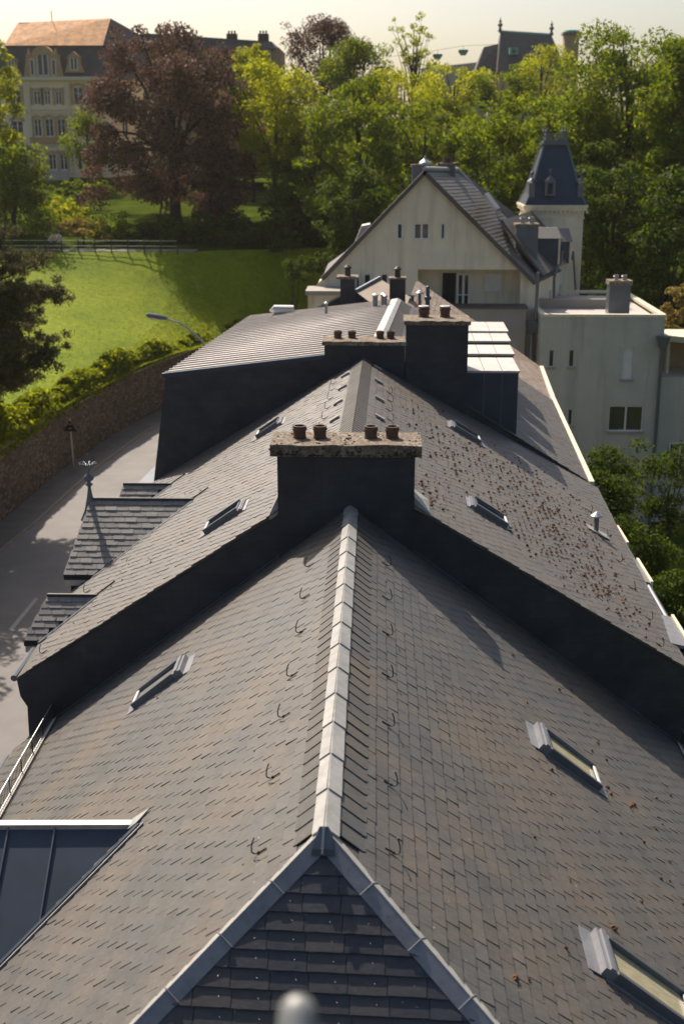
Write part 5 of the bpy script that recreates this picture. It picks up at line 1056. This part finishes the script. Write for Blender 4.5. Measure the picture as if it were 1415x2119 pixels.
# shrubs; under the beech and beyond the eave, dark leaf colour stands for shade
SH=[('broad pale flowering bush behind the park railing',172,472,68,24,128.5,'lf_pale',.2,'bush'),
('green bush right of the pale flowering bush',222,470,48,30,130,'lf_green',.22,'bush'),
('sunlit bush above the pale flowering bush',130,436,55,26,137,'lf_yellow',.25,'bush'),
('long low bush below the mansion terrace',175,395,80,22,150,'lf_green',.25,'bush'),
('round clipped bush on the lawn nearest the villa',612,560,26,27,113,'lf_dark',.16,'bush'),
('looser round bush between the clipped bush and the villa',664,545,30,27,112,'lf_dark',.18,'bush'),
('dark undergrowth bush under the copper beech trunk',330,485,80,32,131,'lf_dark',.24,'bush'),
('dark undergrowth bush right of the beech trunk',450,480,80,38,131,'lf_dark',.24,'bush'),
('dark bush at the lawn corner below the hillside',560,490,75,38,129,'lf_dark',.24,'bush'),
('pale leaved shrub at the right edge above the canopy',1408,640,28,62,82,'lf_pale',.16,'bush'),
('large shaded bush against the annex wall',1290,1000,72,110,60,'lf_dark',.13,'bush'),
('climbing shrub in front of the right annex window',1390,1010,62,105,62,'lf_dark',.13,'bush'),
('dark garden bush beyond the far eave of the mossy roof',1300,1160,110,90,52,'lf_dark',.13,'bush'),
('garden bush lowest at the right edge below the eave dormers',1400,1255,70,80,47,'lf_dark',.12,'bush'),
('dark garden tree at the foot of the annex',1250,1050,60,70,56,'lf_dark',.13,'bush'),
]
for i,(lab,cx,cy,rx,ry,Y,mt,lf,ct) in enumerate(SH): tree('garden_bush',lab,cx,cy,rx,ry,Y,mt,lf,seed=200+i,cr=.3,cat=ct,group='bushes on the lawn and in the gardens',limbs=5,tr=.1,hollow=.3,dens=.55 if Y<70 and 'wall' in lab or 'window' in lab else 1.0)
rg=np.random.default_rng(66); U=[]
for k in range(2600):
    x=rg.uniform(-12,75); y=rg.uniform(127,235); 
    if x<-5 and y>170: continue
    if top_d(x,y)<1: continue
    h=rg.uniform(1,6.5); b=np.array([x,y,hz_(x,y)+h*.45]); U.append(b+rg.normal(0,1,(26,3))*[1.3,1.3,h*.4])
for k in range(700):
    x=rg.uniform(14,70); y=rg.uniform(86,118); d,L=wd_(x,y); h=rg.uniform(1,6); b=np.array([x,y,gfun(x,y)+h*.5]); U.append(b+rg.normal(0,1,(26,3))*[1.3,1.3,h*.45])
U=np.vstack(U); tag(build_cards('undergrowth',leafcards(U,.42,None,9,1.5),'lf_dark',loc=(30,160,-8)),'dark leafy undergrowth filling the hillside between the trees','undergrowth',kind='stuff')
# trees standing beyond the left edge, whose shade falls on the street
for i,(x,y,h,rr) in enumerate(((-26,63,13,4.6),(-25.5,54,15,4.6),(-27,44,15,5.2))):
    r=np.random.default_rng(400+i); g=gz(x,y); t=thing('broadleaf_tree',('street-side tree above the wall','second street-side tree above the wall','third street-side tree above the wall')[i],'tree',(x,y,g)); P,N,C=crown_pts(r,(x,y,g+h*.62),(rr,rr,h*.4),9000,60,.26); build_cards('crown',leafcards(P,.22,N*.6,500+i),'lf_green',t)
    m=M(); m.tube([(x,y,g-.3),(x,y,g+h*.4),(x,y,g+h*.8)],[.25,.18,.05],8); m.build('trunk','bark',t)
# ================================================================ MANSION (upper left)
YM=190.0
mn=thing('mansion','large four storey mansion with cream walls, dark mansard and orange tiled roof at upper left','house',(-46,195,-6))
X=lambda px,Y=YM: at(px,250,Y)[0]; Zm=lambda py,Y=YM: at(150,py,Y)[2]
x0,x1=X(-30),X(226); zb,z1=Zm(372)-2,Zm(164)
def mwin(px0,px1,py0,py1): return (X(px0)-x0,X(px1)-x0,Zm(py1),Zm(py0))
mw=[mwin(73,88,188,217),mwin(95,108,186,217),mwin(118,131,188,217),mwin(70,86,245,283),mwin(93,111,245,283),mwin(118,135,245,283),mwin(72,88,318,352),mwin(96,112,318,352),mwin(119,136,318,352),mwin(155,176,180,217),mwin(199,211,178,212),mwin(24,48,186,222),mwin(155,176,245,283),mwin(199,211,245,283),mwin(155,176,318,352),mwin(24,48,250,283),mwin(-20,0,186,222),mwin(-20,0,250,283)]
m=M(); P=wall(m,(x0,YM),(x1,YM),zb,z1,mw,.35); PS=wall(m,(x1,YM),(x1+9,YM+16),zb,z1,[(3,4.4,Zm(220),Zm(186)),(8,9.4,Zm(220),Zm(186)),(3,4.4,Zm(283),Zm(250))],.35); m.build('wall','peach',mn)
for h in mw: window(mn,P,*h,depth=.2,mull=1,trans=.66,fr='white',fw=.13)
for h in [(3,4.4,Zm(220),Zm(186)),(8,9.4,Zm(220),Zm(186)),(3,4.4,Zm(283),Zm(250))]: window(mn,PS,*h,depth=.2,mull=1,fr='white',fw=.13)
def qbox(m,px0,px1,py0,py1,d0,d1): m.box(X(px0),X(px1),YM-d0,YM+d1,Zm(py1),Zm(py0))
m=M()
for px0,px1,py0,py1 in [(a-5,a+.0,b,c) for a,b,c in ((73,181,217),(95,181,217),(118,181,217),(70,240,283),(93,240,283),(118,240,283),(155,172,217),(24,178,222),(72,310,352),(96,310,352),(119,310,352))]+[(88,93,181,217),(131,136,181,217),(135,140,240,283),(176,181,172,217),(48,53,178,222),(136,141,310,352)]: qbox(m,px0,px1,py0,py1,.12,-.003)
for w in mw:
    a0,a1=w[0]+x0,w[1]+x0; c=(a0+a1)/2; rr=(a1-a0)/2; zt=w[3]
    for i in range(8):
        t0,t1=math.pi*i/8,math.pi*(i+1)/8; m.prism([(c+rr*1.35*math.cos(t0),YM-.13,zt+rr*.75*math.sin(t0)+.01),(c+rr*1.35*math.cos(t1),YM-.13,zt+rr*.75*math.sin(t1)+.01),(c+rr*.9*math.cos(t1),YM-.13,zt+rr*.25*math.sin(t1)+.01),(c+rr*.9*math.cos(t0),YM-.13,zt+rr*.25*math.sin(t0)+.01)],(0,.125,0))
m.build('stone_trim','ochre',mn); m=M(); qbox(m,62,142,284,296,.5,-.003); m.build('balcony','ochre',mn)
m=M(); 
for py in (225,232,300): qbox(m,-30,226,py,py+3,.2,-.003)
qbox(m,-32,228,159,166,.6,0); qbox(m,62,67,172,360,.25,-.003); qbox(m,141,147,172,360,.25,-.003); m.build('cornice','creampaint',mn)
# mansard
zm=Zm(93); m=M(); o0=.5
b4=[V(x0,YM-.2,z1),V(x1+.2,YM-.2,z1),V(x1+9.2,YM+16,z1),V(x0,YM+16,z1)]; t4=[V(X(19),YM+1.6,zm),V(x1-.9,YM+1.6,zm),V(x1+6.6,YM+15,zm),V(X(19),YM+15,zm)]
m.hexa(b4,t4); m.build('mansard_roof','oldroof',mn)
m=M(); q=[V(X(15),YM+1.2,zm+.02),V(x1-.6,YM+1.2,zm+.02),V(x1+7.0,YM+15.4,zm+.02),V(X(15),YM+15.4,zm+.02)]; zt=Zm(42,YM+6); rA,rB=V(X(52,YM+7),YM+7,zt-.25),V(X(240,YM+7),YM+7,zt+.35)
m.add([*q,rA,rB],[(0,1,5,4),(2,3,4,5),(3,0,4)]); 
m.build('tiled_roof','orangetile',mn,label='sunlit orange tiled upper roof'); m=M(); m.add([q[1],q[2],rB],[(0,1,2)]); m.build('hip_roof','oldroof',mn)  # right hip of the same tiled roof, its shade painted by a dark material
def dorm(px0,px1,py0,py1,lab=None,arch=False):
    m=M(); w0,w1=X(px0),X(px1); m.box(w0,w1,YM-.15,YM+1.6,Zm(py1),Zm(py0)-.5)
    c=(w0+w1)/2; r=(w1-w0)/2
    if arch:
        for i in range(8):
            t0,t1=math.pi*i/8,math.pi*(i+1)/8; m.prism([(c+r*.62*math.cos(t0),YM-.3,Zm(py0)-.5+r*.5*math.sin(t0)),(c+r*.62*math.cos(t1),YM-.3,Zm(py0)-.5+r*.5*math.sin(t1)),(c,YM-.3,Zm(py0)-.5)],(0,1.5,0))
        for sg in (-1,1): m.lathe((c+sg*r*.8,YM-.1,Zm(py0)-.5),[(.3,0),(.2,.4),(.08,.9)],8)
    else: m.prism([(w0-.15,YM-.3,Zm(py0)-.5),(w1+.15,YM-.3,Zm(py0)-.5),(c,YM-.3,Zm(py0)+.35)],(0,1.7,0))
    m.hexa([V(w0-.5,YM-.1,Zm(py1)),V(w1+.5,YM-.1,Zm(py1)),V(w1+.5,YM+.3,Zm(py1)),V(w0-.5,YM+.3,Zm(py1))],[V(w0,YM-.1,Zm(py0)-1.2),V(w1,YM-.1,Zm(py0)-1.2),V(w1,YM+.3,Zm(py0)-1.2),V(w0,YM+.3,Zm(py0)-1.2)])
    d=m.build('dormer','ochre',mn,label=lab); PD=lambda u,z,k=0:(u,YM-.2+k,z)
    if arch:
        for a,b in ((px0+8,px0+17),(px0+23,px1-23),(px1-17,px1-8)): window(d,PD,X(a),X(b),Zm(py1-6),Zm(py0+(6 if a==px0+23 else 16)),depth=0,mull=1 if a==px0+23 else 0,fr='white',fw=.13)
    else: window(d,PD,X(px0+5),X(px1-5),Zm(py1-4),Zm(py0+6),depth=0,mull=1,fr='white',fw=.13)
dorm(63,132,106,163,'wide central dormer with an arched top',True); dorm(148,174,112,150); dorm(22,45,120,155)
m=M(); m.box(X(53,YM+7),X(78,YM+7),YM+6.4,YM+7.6,Zm(60),Zm(46)); 
o=m.build('chimney','clay',mn); 
for k in range(5): pot(o,(X(56+k*4.5,YM+7),YM+7,Zm(46)),.16,.55)
m=M(); m.tube([(X(121,YM+7),YM+7,zt),(X(121,YM+7),YM+7,zt+1.4)],.06,6); m.build('roof_spike','iron',mn)
m=M(); m.box(X(60),X(150),YM-4,YM-3.6,zb,Zm(352)); m.build('terrace_wall','greyrender',mn)
# lower wing roofs right of the mansion, mostly behind trees
mr=thing('townhouse','dark roofed house seen just above the big copper beech','house',(-18,178,-4))
a=lambda px,py,Y=176: at(px,py,Y)
m=M(); m.box(a(300,0)[0],a(575,0)[0],176,188,-5,a(450,98)[2]); m.build('wall','ochre',mr)
p0,p1=a(295,80),a(570,102); m=M(); zr=a(440,77,181)[2]; m.hexa([V(p0[0],175.5,p1[2]),V(p1[0],175.5,p1[2]),V(p1[0],189,p1[2]),V(p0[0],189,p1[2])],[V(p0[0],176.4,zr+.2),V(p1[0]-.5,176.4,zr-.9),V(p1[0]-.5,187,zr-.9),V(p0[0],187,zr+.2)]); m.build('roof','oldroof',mr)
for px in (480,545): q=a(px,70,181); m=M(); m.box(q[0]-.7,q[0]+.7,180.5,181.7,zr-1,q[2]); o=m.build('chimney','clay',mr); [pot(o,(q[0]-.4+k*.4,181,q[2]),.12,.4) for k in range(3)]
PT=lambda u,z,k=0:(u,175.9+k,z)
for px in (500,528,553): q=a(px,120); window(mr,PT,q[0]-.5,q[0]+.5,q[2]-1,q[2]+1,depth=0,mull=1,fr='white',fw=.12)
# ================================================================ CHATEAU (upper right)
YC=250.0; ch=thing('chateau','steep slate pavilion roof with green copper ridge and finials against the sky','house',(27,256,-2))
c=lambda px,py,Y=YC: at(px,py,Y)
rl,rr_=c(1034,66,256),c(1140,73,256); el,er=c(1028,150),c(1172,150)
m=M(); zb_=el[2]; m.hexa([V(el[0],YC,zb_),V(er[0],YC,zb_),V(er[0],264,zb_),V(el[0],264,zb_)],[V(rl[0]+.1,255.7,rl[2]),V(rr_[0],255.7,rr_[2]),V(rr_[0],256.3,rr_[2]),V(rl[0]+.1,256.3,rl[2])]); m.build('pavilion_roof','oldroof',ch)
m=M(); m.box(el[0]+.5,er[0]-.5,YC+.5,263.5,-8,zb_-.01); m.build('wall','ochre',ch)
m=M(); m.hexa([V(rl[0]-.1,255.6,rl[2]-.25),V(rr_[0]+.1,255.6,rr_[2]-.25),V(rr_[0]+.1,256.4,rr_[2]-.25),V(rl[0]-.1,256.4,rl[2]-.25)],[V(rl[0]-.1,255.8,rl[2]+.3),V(rr_[0]+.1,255.8,rr_[2]+.3),V(rr_[0]+.1,256.2,rr_[2]+.3),V(rl[0]-.1,256.2,rl[2]+.3)]); m.build('copper_ridge','copper',ch)
for q in (rl,rr_): m=M(); m.lathe((q[0],256,q[2]),[(.45,0),(.3,.5),(.2,.9),(.45,1.1),(.45,1.4),(.15,1.6),(.3,1.9),(.1,2.2),(.04,2.6)],10); m.build('finial','oldroof',ch)
p=c(1062,106,YC+1.5); m=M(); m.box(p[0]-.8,p[0]+.8,YC+1,YC+4,p[2]-.6,p[2]+.6); o=m.build('dormer','copper',ch); m=M(); m.box(p[0]-.4,p[0]+.4,YC+.96,YC+.997,p[2]-.4,p[2]+.4); m.build('glass','glass',o)
l0=c(1000,98,258); m=M(); m.hexa([V(c(985,0,258)[0],254,c(0,145,254)[2]),V(rl[0],254,c(0,145,254)[2]),V(rl[0],262,c(0,145,254)[2]),V(c(985,0,258)[0],262,c(0,145,254)[2])],[V(l0[0],257,l0[2]),V(rl[0],257,l0[2]+.6),V(rl[0],259,l0[2]+.6),V(l0[0],259,l0[2])]); m.build('side_roof','oldroof',ch)
p,q=c(1168,72,256),c(1198,72,256); o=chimney(ch,p[0],q[0],256,258.5,2,p[2],.35,.5,mat='ochre',label='tall stone chimney with a copper cap'); m=M(); m.lathe(((p[0]+q[0])/2,257.2,p[2]+.5),[(1.7,0),(1.5,.35),(.4,.55)],16); m.build('copper_cap','copper',o)
q0=c(870,150,262); q1=c(1010,118,262); m=M(); m.hexa([V(q0[0],262,2),V(q1[0],262,2),V(q1[0],272,2),V(q0[0],272,2)],[V(q0[0],262,c(0,143,262)[2]),V(q1[0],262,c(0,128,262)[2]),V(q1[0],272,c(0,128,262)[2]),V(q0[0],272,c(0,143,262)[2])]); m.build('long_wing','greyrender',ch)
# hanging lamps over the upper road
pts=[(862,123),(905,117),(958,108)]; Yl=200
for i,(px,py) in enumerate(pts):
    p=at(px,py,Yl); t=thing('hanging_lamp',('green hanging lamp seen through the thin airy tree','middle green lamp hanging in the sky','green hanging lamp nearest the chateau')[i],'street lamp',p+V(0,0,.9),group='green lamps hanging from a wire')
    m=M(); m.hexa([p+V(-.35,-.3,-.45),p+V(.35,-.3,-.45),p+V(.35,.3,-.45),p+V(-.35,.3,-.45)],[p+V(-.75,-.4,.1),p+V(.75,-.4,.15),p+V(.75,.4,.15),p+V(-.75,.4,.1)]); m.build('lamp_body','copper',t)
    m=M(); m.hexa([p+V(-.78,-.42,.155),p+V(.78,-.42,.155),p+V(.78,.42,.155),p+V(-.78,.42,.155)],[p+V(-.6,-.3,.35),p+V(.6,-.3,.35),p+V(.6,.3,.35),p+V(-.6,.3,.35)]); m.build('lamp_cover','zincdark',t)
    m=M(); m.tube([p+V(0,0,.35),p+V(0,0,.9)],.03,5); m.build('hanger','iron',t)
m=M(); A=[at(px,py,Yl)+V(0,0,.9) for px,py in pts]; m.tube([A[0]+(A[0]-A[1])*3,*A,at(1028,92,Yl)],.022,5); o=m.build('overhead_wire','iron',loc=A[1]); tag(o,'thin overhead wire carrying the green hanging lamps','wire')
# ================================================================ FOREGROUND POLE
p=at(617,2062,2.7); dv=nrm(V(.012,-.80,-.60)); t=thing('metal_rail','blurred round-ended steel rail pointing away from the viewer at the bottom edge','rail',tuple(p+dv*1.6))
r=.050; pth=[p+dv*x for x in (0,.006,.018,.036,.06,.4,1.6)]; M().tube(pth,[r*.35,r*.62,r*.84,r*.96,r,r*1.02,r*1.02],28).build('rail_tube','chrome',t,smooth=True)

# ================================================================ HAZE
hz=M(); hz.box(-440,440,-60,930,-24.5,26.5); o=hz.build('haze','black',loc=(0,300,-24.5)); tag(o,'thin warm summer haze','haze',kind='stuff')
hm=bpy.data.materials.new('haze_air'); hm.use_nodes=True; t=hm.node_tree; t.nodes.remove(t.nodes['Principled BSDF']); v=t.nodes.new('ShaderNodeVolumePrincipled')
v.inputs['Color'].default_value=(.95,.91,.82,1); v.inputs['Density'].default_value=.00009; v.inputs['Anisotropy'].default_value=.45
t.links.new(v.outputs[0],t.nodes['Material Output'].inputs['Volume']); o.data.materials.clear(); o.data.materials.append(hm)
